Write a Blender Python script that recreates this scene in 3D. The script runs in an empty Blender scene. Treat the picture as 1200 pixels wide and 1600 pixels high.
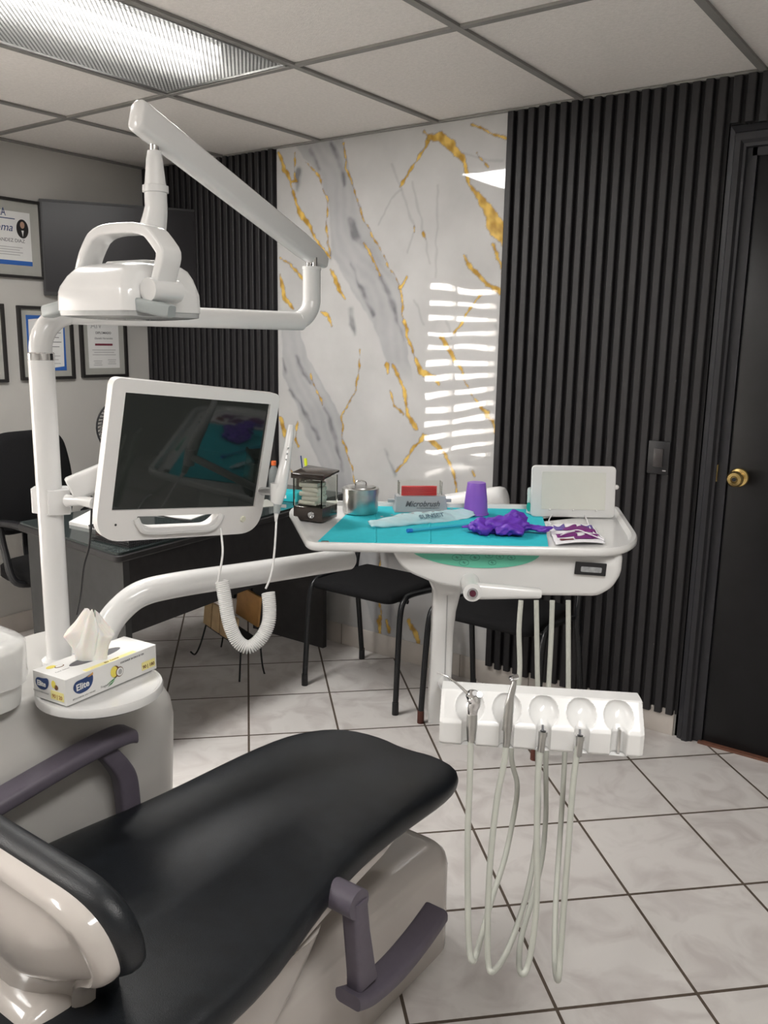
import bpy, bmesh, math, random
import numpy as np
from mathutils import Vector, Matrix, Euler
random.seed(7); rng = np.random.RandomState(3)
C = bpy.context.scene.collection
V = Vector
PI = math.pi
# ---------------------------------------------------------------- camera, world, lamps, exposure
YAW, PITCH, ROLL, FPX, EYE = 0.6276, -0.1969, -0.0164, 1335.2, 1.4286
MC = (Matrix.Rotation(YAW, 3, 'Z') @ Matrix.Rotation(PITCH, 3, 'X') @ Matrix.Rotation(ROLL, 3, 'Y'))
cam_d = bpy.data.cameras.new('camera'); cam = bpy.data.objects.new('camera', cam_d); C.objects.link(cam)
R_, F_, U_ = MC.col[0], MC.col[1], MC.col[2]
cam.matrix_world = Matrix(((R_[0], U_[0], -F_[0], 0), (R_[1], U_[1], -F_[1], 0), (R_[2], U_[2], -F_[2], EYE), (0, 0, 0, 1)))
cam_d.sensor_fit = 'VERTICAL'; cam_d.sensor_height = 24.0; cam_d.lens = 24.0 * FPX / 1600.0
cam_d.clip_start = 0.02
bpy.context.scene.camera = cam
vs = bpy.context.scene.view_settings
vs.view_transform = 'Standard'; vs.look = 'None'; vs.gamma = 1; vs.use_curve_mapping = False
vs.exposure = 0.25
TUBE_STRENGTH = 18.0
LAMP_WATTS = 26.0
SKY = 22.0
wd = bpy.data.worlds.new('world'); bpy.context.scene.world = wd; wd.use_nodes = True
wd.node_tree.nodes['Background'].inputs[0].default_value = (1.0, 0.93, 0.86, 1)
wd.node_tree.nodes['Background'].inputs[1].default_value = SKY

def at(px, py, d=None, x=None, y=None, z=None):
    """turn a position in the photograph into a point of the room, given its depth or one coordinate"""
    r = MC @ V(((px - 600) / FPX, 1, -(py - 800) / FPX)); o = V((0, 0, EYE))
    if d is not None: t = d
    elif x is not None: t = x / r.x
    elif y is not None: t = y / r.y
    else: t = (z - EYE) / r.z
    return o + r * t

# ---------------------------------------------------------------- materials
MATS = {}
def srgb(c):
    return tuple((v / 12.92 if v <= 0.04045 else ((v + 0.055) / 1.055) ** 2.4) for v in c)
def mat(name, col, rough=0.5, metal=0.0, noise=0.0, scale=20, bump=0.0, bscale=200, coat=0.0, trans=0.0, ior=1.45, emis=None, estr=0, alpha=1.0, spec=0.5, sub=0.0):
    m = bpy.data.materials.new(name); m.use_nodes = True; nt = m.node_tree; b = nt.nodes['Principled BSDF']
    b.inputs['Base Color'].default_value = (*col, 1); b.inputs['Roughness'].default_value = rough
    b.inputs['Metallic'].default_value = metal; b.inputs['IOR'].default_value = ior
    b.inputs['Coat Weight'].default_value = coat; b.inputs['Coat Roughness'].default_value = 0.08
    b.inputs['Transmission Weight'].default_value = trans; b.inputs['Alpha'].default_value = alpha
    b.inputs['Specular IOR Level'].default_value = spec
    if sub: b.inputs['Subsurface Weight'].default_value = sub; b.inputs['Subsurface Scale'].default_value = 0.01
    if emis: b.inputs['Emission Color'].default_value = (*emis, 1); b.inputs['Emission Strength'].default_value = estr
    tc = nt.nodes.new('ShaderNodeTexCoord')
    if noise:
        n = nt.nodes.new('ShaderNodeTexNoise'); n.inputs['Scale'].default_value = scale; n.inputs['Detail'].default_value = 6
        nt.links.new(tc.outputs['Object'], n.inputs['Vector'])
        r = nt.nodes.new('ShaderNodeValToRGB'); r.color_ramp.elements[0].position = 0.3; r.color_ramp.elements[1].position = 0.7
        r.color_ramp.elements[0].color = (*[max(0, v * (1 - noise)) for v in col], 1); r.color_ramp.elements[1].color = (*[min(1, v * (1 + noise)) for v in col], 1)
        nt.links.new(n.outputs['Fac'], r.inputs[0]); nt.links.new(r.outputs[0], b.inputs['Base Color'])
    if bump:
        n2 = nt.nodes.new('ShaderNodeTexNoise'); n2.inputs['Scale'].default_value = bscale; n2.inputs['Detail'].default_value = 3
        nt.links.new(tc.outputs['Object'], n2.inputs['Vector'])
        bp = nt.nodes.new('ShaderNodeBump'); bp.inputs['Strength'].default_value = bump; bp.inputs['Distance'].default_value = 0.002
        nt.links.new(n2.outputs['Fac'], bp.inputs['Height']); nt.links.new(bp.outputs[0], b.inputs['Normal'])
    MATS[name] = m; return m
unitm = mat('grey_white_cabinet', (0.50, 0.49, 0.47), 0.3, coat=0.3, noise=0.015, scale=5)
white = mat('gloss_white_plastic', (0.70, 0.70, 0.695), 0.22, coat=0.3, noise=0.015, scale=8)
white2 = mat('satin_white_plastic', (0.78, 0.77, 0.76), 0.38, noise=0.02, scale=6)
cream = mat('warm_white_shell', (0.50, 0.465, 0.435), 0.14, coat=0.5, noise=0.015, scale=5)
leather = mat('black_leatherette', (0.008, 0.010, 0.013), 0.37, noise=0.25, scale=30, bump=0.25, bscale=700)
mauve = mat('mauve_grey_plastic', (0.105, 0.092, 0.118), 0.48, noise=0.05, scale=60, bump=0.1, bscale=900)
grey_pl = mat('grey_handle_plastic', (0.33, 0.36, 0.36), 0.4, noise=0.03)
chrome = mat('chrome', (0.75, 0.75, 0.76), 0.12, 1.0, noise=0.03)
steel = mat('brushed_steel', (0.55, 0.55, 0.54), 0.28, 1.0, noise=0.08, scale=40)
darkmetal = mat('dark_metal', (0.05, 0.05, 0.055), 0.35, 0.6, noise=0.1)
hose_m = mat('grey_silicone_hose', (0.42, 0.43, 0.39), 0.45, noise=0.04, scale=30)
blackplastic = mat('black_plastic', (0.015, 0.015, 0.017), 0.4, noise=0.1)
blacktube = mat('black_painted_tube', (0.012, 0.013, 0.015), 0.25, noise=0.1)
fabric = mat('black_fabric', (0.010, 0.010, 0.011), 0.9, noise=0.3, scale=400, bump=0.4, bscale=900, spec=0.2)
slatm = mat('charcoal_slat', (0.019, 0.018, 0.020), 0.5, noise=0.12, scale=60)
slatback = mat('charcoal_slat_groove', (0.012, 0.013, 0.016), 0.6, noise=0.12, scale=60)
doorm = mat('black_door_paint', (0.006, 0.006, 0.007), 0.34, noise=0.2, scale=12, bump=0.15, bscale=60, spec=0.35)
casingm = mat('black_casing_paint', (0.022, 0.022, 0.026), 0.4, noise=0.1, scale=30)
wallm = mat('painted_wall', (0.50, 0.49, 0.465), 0.75, noise=0.035, scale=3, bump=0.1, bscale=80)
baseb = mat('tile_baseboard', (0.56, 0.52, 0.48), 0.3, noise=0.07, scale=9)
tbar = mat('ceiling_grid_metal', (0.25, 0.245, 0.235), 0.6, noise=0.05)
screen_m = mat('screen_glass', (0.010, 0.014, 0.013), 0.05, noise=0.1, scale=2, ior=1.6)
tv_m = mat('television_screen', (0.010, 0.009, 0.012), 0.28, noise=0.1, scale=3, spec=0.35)
deskm = mat('black_brown_laminate', (0.020, 0.019, 0.020), 0.5, noise=0.2, scale=30)
deskside = mat('grey_laminate', (0.035, 0.036, 0.037), 0.5, noise=0.12, scale=30)
glasstop = mat('glass_top', (0.035, 0.045, 0.045), 0.05, noise=0.02, ior=1.5)
teal = mat('turquoise_paper', (0.015, 0.45, 0.53), 0.8, noise=0.04, scale=50)
purple = mat('purple_plastic', (0.27, 0.11, 0.56), 0.35, noise=0.03)
glove_m = mat('purple_nitrile', (0.13, 0.035, 0.42), 0.42, noise=0.06, scale=30)
clear = mat('clear_acrylic', (0.93, 0.94, 0.90), 0.04, trans=1.0, ior=1.12)
smoke = mat('smoked_acrylic', (0.045, 0.035, 0.03), 0.12, noise=0.1)
smokeclear = mat('frosted_grey_plastic', (0.42, 0.43, 0.45), 0.25, noise=0.03)
cotton = mat('cotton', (0.80, 0.79, 0.74), 0.95, noise=0.03, bump=0.3)
tissue_m = mat('tissue_paper', (0.85, 0.83, 0.79), 0.9, noise=0.015, sub=0.3)
red = mat('red_plastic', (0.65, 0.05, 0.05), 0.4, noise=0.05)
gold = mat('brass', (0.75, 0.55, 0.22), 0.2, 1.0, noise=0.05)
paper = mat('white_paper', (0.75, 0.75, 0.74), 0.8, noise=0.02)
matboard = mat('grey_matboard', (0.40, 0.40, 0.37), 0.85, noise=0.03)
framem = mat('dark_frame', (0.022, 0.020, 0.020), 0.4, noise=0.1)
blue = mat('blue_print', (0.03, 0.12, 0.42), 0.6, noise=0.05)
navy = mat('navy_print', (0.02, 0.05, 0.16), 0.5, noise=0.05)
ink = mat('grey_ink', (0.12, 0.12, 0.13), 0.7, noise=0.05)
palegrey = mat('pale_grey_ink', (0.40, 0.40, 0.40), 0.7, noise=0.05)
darkred = mat('dark_red_print', (0.16, 0.02, 0.04), 0.6, noise=0.05)
yellow = mat('yellow_print', (0.80, 0.68, 0.12), 0.6, noise=0.04)
paleyellow = mat('pale_yellow_print', (0.83, 0.76, 0.33), 0.6, noise=0.04)
brown = mat('brown_print', (0.16, 0.07, 0.03), 0.6, noise=0.1)
green = mat('green_print', (0.03, 0.25, 0.05), 0.6, noise=0.1)
mint = mat('mint_membrane', (0.13, 0.52, 0.37), 0.4, noise=0.02)
mintink = mat('mint_ink', (0.04, 0.20, 0.15), 0.5, noise=0.02)
tealcap = mat('teal_plastic', (0.02, 0.40, 0.32), 0.4, noise=0.03)
wood = mat('pale_wood', (0.42, 0.30, 0.16), 0.6, noise=0.2, scale=14)
wood2 = mat('orange_wood', (0.45, 0.24, 0.08), 0.6, noise=0.2, scale=14)
pouch_m = mat('pale_blue_film', (0.52, 0.72, 0.76), 0.25, noise=0.05, scale=30)
pouchedge = mat('pale_paper_edge', (0.70, 0.80, 0.82), 0.4, noise=0.03)
straw_m = mat('blue_clear_plastic', (0.05, 0.42, 0.58), 0.25, noise=0.03)
bluetip = mat('blue_tip', (0.02, 0.16, 0.55), 0.35, noise=0.03)
maskm = mat('white_mask_cloth', (0.76, 0.75, 0.78), 0.9, noise=0.03)
maskp = mat('mask_purple_print', (0.17, 0.02, 0.17), 0.85, noise=0.05)
maskv = mat('mask_violet_print', (0.14, 0.10, 0.34), 0.85, noise=0.05)
bottle_m = mat('clear_bottle', (0.25, 0.27, 0.27), 0.1, noise=0.05, alpha=0.75)
orange = mat('orange_cap', (0.8, 0.16, 0.04), 0.4, noise=0.03)
hiliter = mat('highlighter_yellow', (0.75, 0.85, 0.03), 0.4, noise=0.03)
bottlew = mat('pale_bottle_plastic', (0.66, 0.74, 0.70), 0.25, noise=0.02, sub=0.2)
viewer_m = mat('viewer_panel', (0.66, 0.67, 0.62), 0.3, noise=0.02)
tubw = mat('white_tub_plastic', (0.72, 0.72, 0.70), 0.28, noise=0.02)
film_m = mat('clear_wrap_film', (0.86, 0.86, 0.85), 0.18, noise=0.02, bump=0.6, bscale=30, alpha=0.45)
skin = mat('portrait_skin', (0.45, 0.28, 0.2), 0.7, noise=0.05)
rubber = mat('rubber_foot', (0.10, 0.03, 0.02), 0.6, noise=0.1)
tubelight = mat('fluorescent_tube', (1, 1, 1), 0.5, emis=(1.0, 0.97, 0.92), estr=TUBE_STRENGTH)
blindm = mat('blind_slat', (0.55, 0.53, 0.50), 0.6, noise=0.03)

# floor tiles laid at 45 degrees
def floor_material():
    m = bpy.data.materials.new('marbled_floor_tile'); m.use_nodes = True; nt = m.node_tree; N = nt.nodes; L = nt.links; b = N['Principled BSDF']
    g = N.new('ShaderNodeNewGeometry')
    def vm(op, a, c=None):
        n = N.new('ShaderNodeVectorMath'); n.operation = op; L.new(a, n.inputs[0])
        if c is not None: n.inputs[1].default_value = c
        return n
    def mt(op, a, c=None, dd=None):
        n = N.new('ShaderNodeMath'); n.operation = op
        for i, q in enumerate((a, c, dd)):
            if q is None: continue
            if isinstance(q, (int, float)): n.inputs[i].default_value = q
            else: L.new(q, n.inputs[i])
        return n.outputs[0]
    ta = 0.7876
    sub = vm('SUBTRACT', g.outputs['Position'], (-2.6099, 2.5811, 0))
    u = mt('DIVIDE', vm('DOT_PRODUCT', sub.outputs[0], (math.cos(ta), math.sin(ta), 0)).outputs['Value'], 0.331)
    v = mt('DIVIDE', vm('DOT_PRODUCT', sub.outputs[0], (math.sin(ta), -math.cos(ta), 0)).outputs['Value'], 0.355)
    masks = []
    for q in (u, v):
        f = mt('FRACT', mt('ADD', q, 0.5)); d = mt('ABSOLUTE', mt('SUBTRACT', f, 0.5))
        masks.append(mt('LESS_THAN', d, 0.0118))
    grout = mt('MAXIMUM', masks[0], masks[1])
    cmb = N.new('ShaderNodeCombineXYZ'); L.new(mt('FLOOR', u), cmb.inputs[0]); L.new(mt('FLOOR', v), cmb.inputs[1])
    wn = N.new('ShaderNodeTexWhiteNoise'); L.new(cmb.outputs[0], wn.inputs['Vector'])
    add = N.new('ShaderNodeVectorMath'); add.operation = 'MULTIPLY_ADD'; L.new(wn.outputs['Color'], add.inputs[0]); add.inputs[1].default_value = (7, 7, 7); L.new(g.outputs['Position'], add.inputs[2])
    n1 = N.new('ShaderNodeTexNoise'); n1.inputs['Scale'].default_value = 7; n1.inputs['Detail'].default_value = 8; n1.inputs['Distortion'].default_value = 1.2; L.new(add.outputs[0], n1.inputs['Vector'])
    rp = N.new('ShaderNodeValToRGB'); e = rp.color_ramp.elements; e[0].position = 0.33; e[0].color = (0.58, 0.545, 0.53, 1); e[1].position = 0.55; e[1].color = (0.70, 0.675, 0.655, 1); L.new(n1.outputs['Fac'], rp.inputs[0])
    n3 = N.new('ShaderNodeTexNoise'); n3.inputs['Scale'].default_value = 60; L.new(g.outputs['Position'], n3.inputs['Vector'])
    rg = N.new('ShaderNodeValToRGB'); rg.color_ramp.elements[0].color = (0.05, 0.036, 0.026, 1); rg.color_ramp.elements[1].color = (0.13, 0.10, 0.075, 1); L.new(n3.outputs['Fac'], rg.inputs[0])
    mx = N.new('ShaderNodeMix'); mx.data_type = 'RGBA'; L.new(grout, mx.inputs['Factor']); L.new(rp.outputs[0], mx.inputs['A']); L.new(rg.outputs[0], mx.inputs['B'])
    L.new(mx.outputs['Result'], b.inputs['Base Color'])
    L.new(mt('MULTIPLY_ADD', grout, 0.5, 0.24), b.inputs['Roughness'])
    bp = N.new('ShaderNodeBump'); bp.inputs['Strength'].default_value = 0.6; bp.inputs['Distance'].default_value = 0.002; L.new(mt('SUBTRACT', 1.0, grout), bp.inputs['Height']); L.new(bp.outputs[0], b.inputs['Normal'])
    return m
floorm = floor_material()
ceilm = mat('ceiling_tile', (0.80, 0.77, 0.74), 0.9, noise=0.05, scale=90, bump=0.5, bscale=260)

def marble_material():
    m = bpy.data.materials.new('gloss_marble_panel'); m.use_nodes = True; nt = m.node_tree; N = nt.nodes; L = nt.links; b = N['Principled BSDF']
    a = N.new('ShaderNodeAttribute'); a.attribute_name = 'veins'
    g = N.new('ShaderNodeNewGeometry')
    n = N.new('ShaderNodeTexNoise'); n.inputs['Scale'].default_value = 5; n.inputs['Detail'].default_value = 7; L.new(g.outputs['Position'], n.inputs['Vector'])
    mp = N.new('ShaderNodeMapRange'); mp.inputs['From Min'].default_value = 0.3; mp.inputs['From Max'].default_value = 0.7; mp.inputs['To Min'].default_value = 0.90; mp.inputs['To Max'].default_value = 1.06; L.new(n.outputs['Fac'], mp.inputs['Value'])
    vm = N.new('ShaderNodeVectorMath'); vm.operation = 'SCALE'; L.new(a.outputs['Color'], vm.inputs[0]); L.new(mp.outputs[0], vm.inputs['Scale'])
    L.new(vm.outputs[0], b.inputs['Base Color']); b.inputs['Roughness'].default_value = 0.025; b.inputs['IOR'].default_value = 1.55
    n2 = N.new('ShaderNodeTexNoise'); n2.inputs['Scale'].default_value = 2.6; n2.inputs['Detail'].default_value = 2; L.new(g.outputs['Position'], n2.inputs['Vector'])
    bp = N.new('ShaderNodeBump'); bp.inputs['Strength'].default_value = 0.25; bp.inputs['Distance'].default_value = 0.006; L.new(n2.outputs['Fac'], bp.inputs['Height']); L.new(bp.outputs[0], b.inputs['Normal'])
    return m
marblem = marble_material()

def lens_material():
    m = bpy.data.materials.new('prismatic_lens'); m.use_nodes = True; nt = m.node_tree; N = nt.nodes; L = nt.links
    for n in list(N):
        if n.type != 'OUTPUT_MATERIAL': N.remove(n)
    out = [n for n in N if n.type == 'OUTPUT_MATERIAL'][0]
    g = N.new('ShaderNodeNewGeometry')
    vo = N.new('ShaderNodeTexVoronoi'); vo.voronoi_dimensions = '2D'; vo.inputs['Scale'].default_value = 85; vo.inputs['Randomness'].default_value = 0.0
    rot = N.new('ShaderNodeMapping'); rot.inputs['Rotation'].default_value = (0, 0, PI / 4); L.new(g.outputs['Position'], rot.inputs['Vector']); L.new(rot.outputs[0], vo.inputs['Vector'])
    rp = N.new('ShaderNodeValToRGB'); rp.color_ramp.elements[0].position = 0.15; rp.color_ramp.elements[0].color = (1, 1, 1, 1); rp.color_ramp.elements[1].position = 0.5; rp.color_ramp.elements[1].color = (0.28, 0.28, 0.28, 1); L.new(vo.outputs['Distance'], rp.inputs[0])
    tr = N.new('ShaderNodeBsdfTransparent'); L.new(rp.outputs[0], tr.inputs[0])
    rf = N.new('ShaderNodeBsdfRefraction'); L.new(rp.outputs[0], rf.inputs[0]); rf.inputs['Roughness'].default_value = 0.42; rf.inputs['IOR'].default_value = 1.18
    tl = N.new('ShaderNodeBsdfTranslucent'); L.new(rp.outputs[0], tl.inputs[0])
    m1 = N.new('ShaderNodeMixShader'); m1.inputs[0].default_value = 0.60; L.new(tr.outputs[0], m1.inputs[1]); L.new(rf.outputs[0], m1.inputs[2])
    m2 = N.new('ShaderNodeMixShader'); m2.inputs[0].default_value = 0.25; L.new(m1.outputs[0], m2.inputs[1]); L.new(tl.outputs[0], m2.inputs[2])
    L.new(m2.outputs[0], out.inputs[0])
    return m
lensm = lens_material()
lampglass = mat('lamp_lens', (0.40, 0.41, 0.41), 0.15, noise=0.05, scale=80)

# ---------------------------------------------------------------- mesh helpers
WM = {}
def T(x, y, z): return Matrix.Translation((x, y, z))
def RZ(a): return Matrix.Rotation(a, 4, 'Z')
def RX(a): return Matrix.Rotation(a, 4, 'X')
def RY(a): return Matrix.Rotation(a, 4, 'Y')
def frame(o, x, y, z):
    return Matrix(((x[0], y[0], z[0], o[0]), (x[1], y[1], z[1], o[1]), (x[2], y[2], z[2], o[2]), (0, 0, 0, 1)))
def look(o, zdir, xh=V((1, 0, 0))):
    z = V(zdir).normalized(); y = z.cross(xh)
    if y.length < 1e-4: y = z.cross(V((0, 1, 0)))
    y.normalize(); x = y.cross(z); return frame(o, x, y, z)
def smooth_path(pts, sub=8):
    P = [V(p) for p in pts]; out = []
    for i in range(len(P) - 1):
        p0 = P[max(i - 1, 0)]; p1 = P[i]; p2 = P[i + 1]; p3 = P[min(i + 2, len(P) - 1)]
        for k in range(sub):
            t = k / sub
            out.append(0.5 * ((2 * p1) + (p2 - p0) * t + (2 * p0 - 5 * p1 + 4 * p2 - p3) * t * t + (3 * p1 - p0 - 3 * p2 + p3) * t ** 3))
    out.append(P[-1]); return out
def rr(w, d, r, n=5, cx=0, cy=0):
    """rounded rectangle outline"""
    r = min(r, w / 2 - 1e-4, d / 2 - 1e-4); o = []
    for (sx, sy, a0) in ((1, 1, 0), (-1, 1, 90), (-1, -1, 180), (1, -1, 270)):
        for k in range(n + 1):
            a = math.radians(a0 + 90 * k / n)
            o.append((cx + sx * (w / 2 - r) + r * math.cos(a), cy + sy * (d / 2 - r) + r * math.sin(a)))
    return o
class B:
    def __init__(s, m=None): s.bm = bmesh.new(); s.m = m or Matrix()
    def _v(s, p, m=None):
        p = V(p)
        if m is not None: p = m @ p
        return s.bm.verts.new(s.m @ p)
    def loft(s, secs, m=None, cap=True, closed=True):
        rows = [[s._v(p, m) for p in sec] for sec in secs]; n = len(rows[0])
        for a, b in zip(rows, rows[1:]):
            for i in range(n if closed else n - 1):
                j = (i + 1) % n
                try: s.bm.faces.new((a[i], a[j], b[j], b[i]))
                except ValueError: pass
        if cap:
            for r_ in (rows[0], rows[-1]):
                try: s.bm.faces.new(r_)
                except ValueError: pass
        return s
    def box(s, c, sz, m=None, bev=0.0, seg=2):
        hx, hy, hz = [q / 2 for q in sz]
        vs_ = [s._v((c[0] + a * hx, c[1] + b * hy, c[2] + d * hz), m) for a in (-1, 1) for b in (-1, 1) for d in (-1, 1)]
        fs = [s.bm.faces.new([vs_[i] for i in f]) for f in ((0, 1, 3, 2), (4, 6, 7, 5), (0, 4, 5, 1), (2, 3, 7, 6), (0, 2, 6, 4), (1, 5, 7, 3))]
        if bev:
            es = list({e for f in fs for e in f.edges})
            bmesh.ops.bevel(s.bm, geom=es, offset=bev, segments=seg, affect='EDGES', profile=0.5)
        return s
    def prism(s, outline, z0, z1, m=None, bev=0.0, seg=3):
        a = [s._v((x, y, z0), m) for x, y in outline]; b = [s._v((x, y, z1), m) for x, y in outline]; n = len(a)
        f0 = s.bm.faces.new(a[::-1]); f1 = s.bm.faces.new(b)
        for i in range(n): s.bm.faces.new((a[i], a[(i + 1) % n], b[(i + 1) % n], b[i]))
        if bev: bmesh.ops.bevel(s.bm, geom=list(f0.edges) + list(f1.edges), offset=bev, segments=seg, affect='EDGES', profile=0.5)
        return s
    def plate(s, outline, holes, z0, z1, m=None, bev=0.0):
        edges = []
        for lp in [outline] + holes:
            vv = [s._v((x, y, z0), m) for x, y in lp]
            edges += [s.bm.edges.new((vv[i], vv[(i + 1) % len(vv)])) for i in range(len(vv))]
        r = bmesh.ops.triangle_fill(s.bm, use_beauty=True, edges=edges)
        fs = [f for f in r['geom'] if isinstance(f, bmesh.types.BMFace)]
        ex = bmesh.ops.extrude_face_region(s.bm, geom=fs, use_keep_orig=True)
        M3 = (s.m @ (m or Matrix())).to_3x3(); off = M3 @ V((0, 0, z1 - z0))
        for v in ex['geom']:
            if isinstance(v, bmesh.types.BMVert): v.co += off
        return s
    def tube(s, pts, r, n=12, sub=8, smooth=True, m=None, cap=True, flat=1.0):
        P = smooth_path(pts, sub) if smooth and len(pts) > 2 else [V(p) for p in pts]
        k = len(P)
        if isinstance(r, (list, tuple)):
            xs = np.linspace(0, 1, len(r)); rad = np.interp(np.linspace(0, 1, k), xs, r)
        else: rad = [r] * k
        t = (P[1] - P[0]).normalized(); up = V((0, 0, 1)) if abs(t.z) < 0.9 else V((1, 0, 0))
        nrm = (up - t * up.dot(t)).normalized(); secs = []
        for i in range(k):
            t = (P[min(i + 1, k - 1)] - P[max(i - 1, 0)]).normalized()
            nrm = (nrm - t * nrm.dot(t)).normalized(); bi = t.cross(nrm)
            secs.append([P[i] + nrm * math.cos(2 * PI * j / n) * rad[i] * flat + bi * math.sin(2 * PI * j / n) * rad[i] for j in range(n)])
        return s.loft(secs, m, cap)
    def cyl(s, p0, p1, r0, r1=None, n=24, m=None):
        p0, p1 = V(p0), V(p1); r1 = r0 if r1 is None else r1
        f = look(p0, p1 - p0); L_ = (p1 - p0).length
        return s.loft([[f @ V((r * math.cos(2 * PI * j / n), r * math.sin(2 * PI * j / n), z)) for j in range(n)] for r, z in ((r0, 0), (r1, L_))], m)
    def lathe(s, prof, c=(0, 0, 0), n=32, m=None, cap=True, sx=1, sy=1):
        return s.loft([[(c[0] + sx * r * math.cos(2 * PI * j / n), c[1] + sy * r * math.sin(2 * PI * j / n), c[2] + z) for j in range(n)] for r, z in prof], m, cap)
    def sphere(s, c, r, m=None, n=20):
        rx, ry, rz = (r, r, r) if not isinstance(r, (tuple, list)) else r
        return s.loft([[(c[0] + rx * math.sin(a) * math.cos(2 * PI * j / n), c[1] + ry * math.sin(a) * math.sin(2 * PI * j / n), c[2] - rz * math.cos(a)) for j in range(n)] for a in np.linspace(0.02, PI - 0.02, n // 2 + 1)], m)
    def grid(s, f, nu, nv, m=None, thick=0):
        vv = [[s._v(f(i / nu, j / nv), m) for j in range(nv + 1)] for i in range(nu + 1)]
        for i in range(nu):
            for j in range(nv): s.bm.faces.new((vv[i][j], vv[i + 1][j], vv[i + 1][j + 1], vv[i][j + 1]))
        if thick:
            s.bm.normal_update()
            bmesh.ops.solidify(s.bm, geom=list(s.bm.faces), thickness=thick)
        return s
    def build(s, name, material, parent=None, ang=35, base=None, subd=0):
        bmesh.ops.remove_doubles(s.bm, verts=s.bm.verts, dist=1e-6)
        bmesh.ops.recalc_face_normals(s.bm, faces=s.bm.faces)
        if parent is not None: W = WM[parent.name]
        elif base is not None: W = Matrix.Translation(base)
        else: W = Matrix()
        s.bm.transform(W.inverted())
        me = bpy.data.meshes.new(name); s.bm.to_mesh(me); s.bm.free()
        for p in me.polygons: p.use_smooth = True
        if subd == 0: me.set_sharp_from_angle(angle=math.radians(ang))
        me.materials.append(material)
        o = bpy.data.objects.new(name, me); C.objects.link(o)
        if parent is not None: o.parent = parent
        else: o.matrix_world = W
        if subd:
            md = o.modifiers.new('subdivision', 'SUBSURF'); md.levels = subd; md.render_levels = subd
        WM[o.name] = W; return o
def tag(o, label=None, cat=None, group=None, kind=None):
    for k, v in (('label', label), ('category', cat), ('group', group), ('kind', kind)):
        if v: o[k] = v
    return o
def thing(name, label, cat, loc=(0, 0, 0), group=None):
    o = bpy.data.objects.new(name, None); C.objects.link(o); o.empty_display_size = 0.05
    W = Matrix.Translation(loc); o.matrix_world = W; WM[o.name] = W
    return tag(o, label, cat, group)
def struct(b, name, material, **k): return tag(b.build(name, material, **k), kind='structure')
def text(name, s, size, material, parent, m, italic=0.0, depth=0.0003, squash=1.0, align='CENTER', bold=0.0):
    cu = bpy.data.curves.new('lettering', 'FONT'); cu.body = s; cu.size = size; cu.extrude = depth; cu.shear = italic
    cu.align_x = align; cu.align_y = 'CENTER'; cu.offset = bold; cu.resolution_u = 3
    tmp = bpy.data.objects.new('lettering', cu); C.objects.link(tmp)
    dg = bpy.context.evaluated_depsgraph_get(); me = bpy.data.meshes.new_from_object(tmp.evaluated_get(dg))
    bpy.data.objects.remove(tmp, do_unlink=True); bpy.data.curves.remove(cu)
    me.transform(WM[parent.name].inverted() @ m @ Matrix.Diagonal((squash, 1, 1, 1)))
    me.materials.clear(); me.materials.append(material)
    o = bpy.data.objects.new(name, me); C.objects.link(o); o.parent = parent; WM[o.name] = WM[parent.name]; return o

# ---------------------------------------------------------------- room shell
D, CH, LX, RX_, FY = 3.0591, 2.2821, -3.7897, 1.6, -2.3
struct(B().box(((LX + RX_) / 2, (D + FY) / 2, -0.03), (RX_ - LX + 0.3, D - FY + 0.3, 0.06)), 'floor', floorm)
struct(B().box(((LX + RX_) / 2, (D + FY) / 2, CH + 0.16), (RX_ - LX + 0.3, D - FY + 0.3, 0.04)), 'ceiling', ceilm)
struct(B().box(((LX - .15 - .79) / 2, D + 0.06, CH / 2), (-.79 - LX + .15, 0.12, CH + 0.3)).box(((RX_ + .15 + .11) / 2, D + .06, CH / 2), (RX_ + .15 - .11, .12, CH + .3)).box((-.34, D + .06, (2.06 + CH + .15) / 2), (.9, .12, CH + .15 - 2.06)), 'wall_back', wallm)
WY0, WY1, WZ0, WZ1 = -0.87, 0.32, 0.30, 1.98
b = B(); xw = LX - 0.06
b.box((xw, (FY + WY0) / 2, CH / 2), (0.12, WY0 - FY, CH + 0.3)); b.box((xw, (WY1 + D) / 2, CH / 2), (0.12, D - WY1, CH + 0.3))
b.box((xw, (WY0 + WY1) / 2, (WZ0 - .15) / 2), (0.12, WY1 - WY0, WZ0 + .15)); b.box((xw, (WY0 + WY1) / 2, (WZ1 + CH + .15) / 2), (0.12, WY1 - WY0, CH + .15 - WZ1))
struct(b, 'wall_left', wallm)
struct(B().box((RX_ + 0.06, (D + FY) / 2, CH / 2), (0.12, D - FY, CH + 0.3)), 'wall_right', wallm)
struct(B().box(((LX + RX_) / 2, FY - 0.06, CH / 2), (RX_ - LX + .3, 0.12, CH + 0.3)), 'wall_front', wallm)
# window in the left wall, its blind gives the bright bars on the marble
b = B()
for y in (WY0 + .02, WY1 - .02, (WY0 + WY1) / 2 + .17): b.box((LX - .05, y, (WZ0 + WZ1) / 2), (.05, .04, WZ1 - WZ0))
for z in (WZ0 + .02, WZ1 - .02): b.box((LX - .05, (WY0 + WY1) / 2, z), (.05, WY1 - WY0, .04))
struct(b, 'window_1', white2)
bl = thing('window_blind', 'pale horizontal blind hanging in the left wall window, seen only mirrored in the marble', 'blind', (LX - .015, (WY0 + WY1) / 2, WZ1))
pitch = (WZ1 - WZ0) / 14
for k in range(14):
    z = WZ0 + pitch * (k + .5)
    B().box((0, 0, 0), (.004, WY1 - WY0 - .02, pitch * (.60 + .14 * random.random())), T(LX - .012, (WY0 + WY1) / 2, z) @ RX(math.radians(random.uniform(-.5, .5)))).build('slat', blindm, bl)
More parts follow.
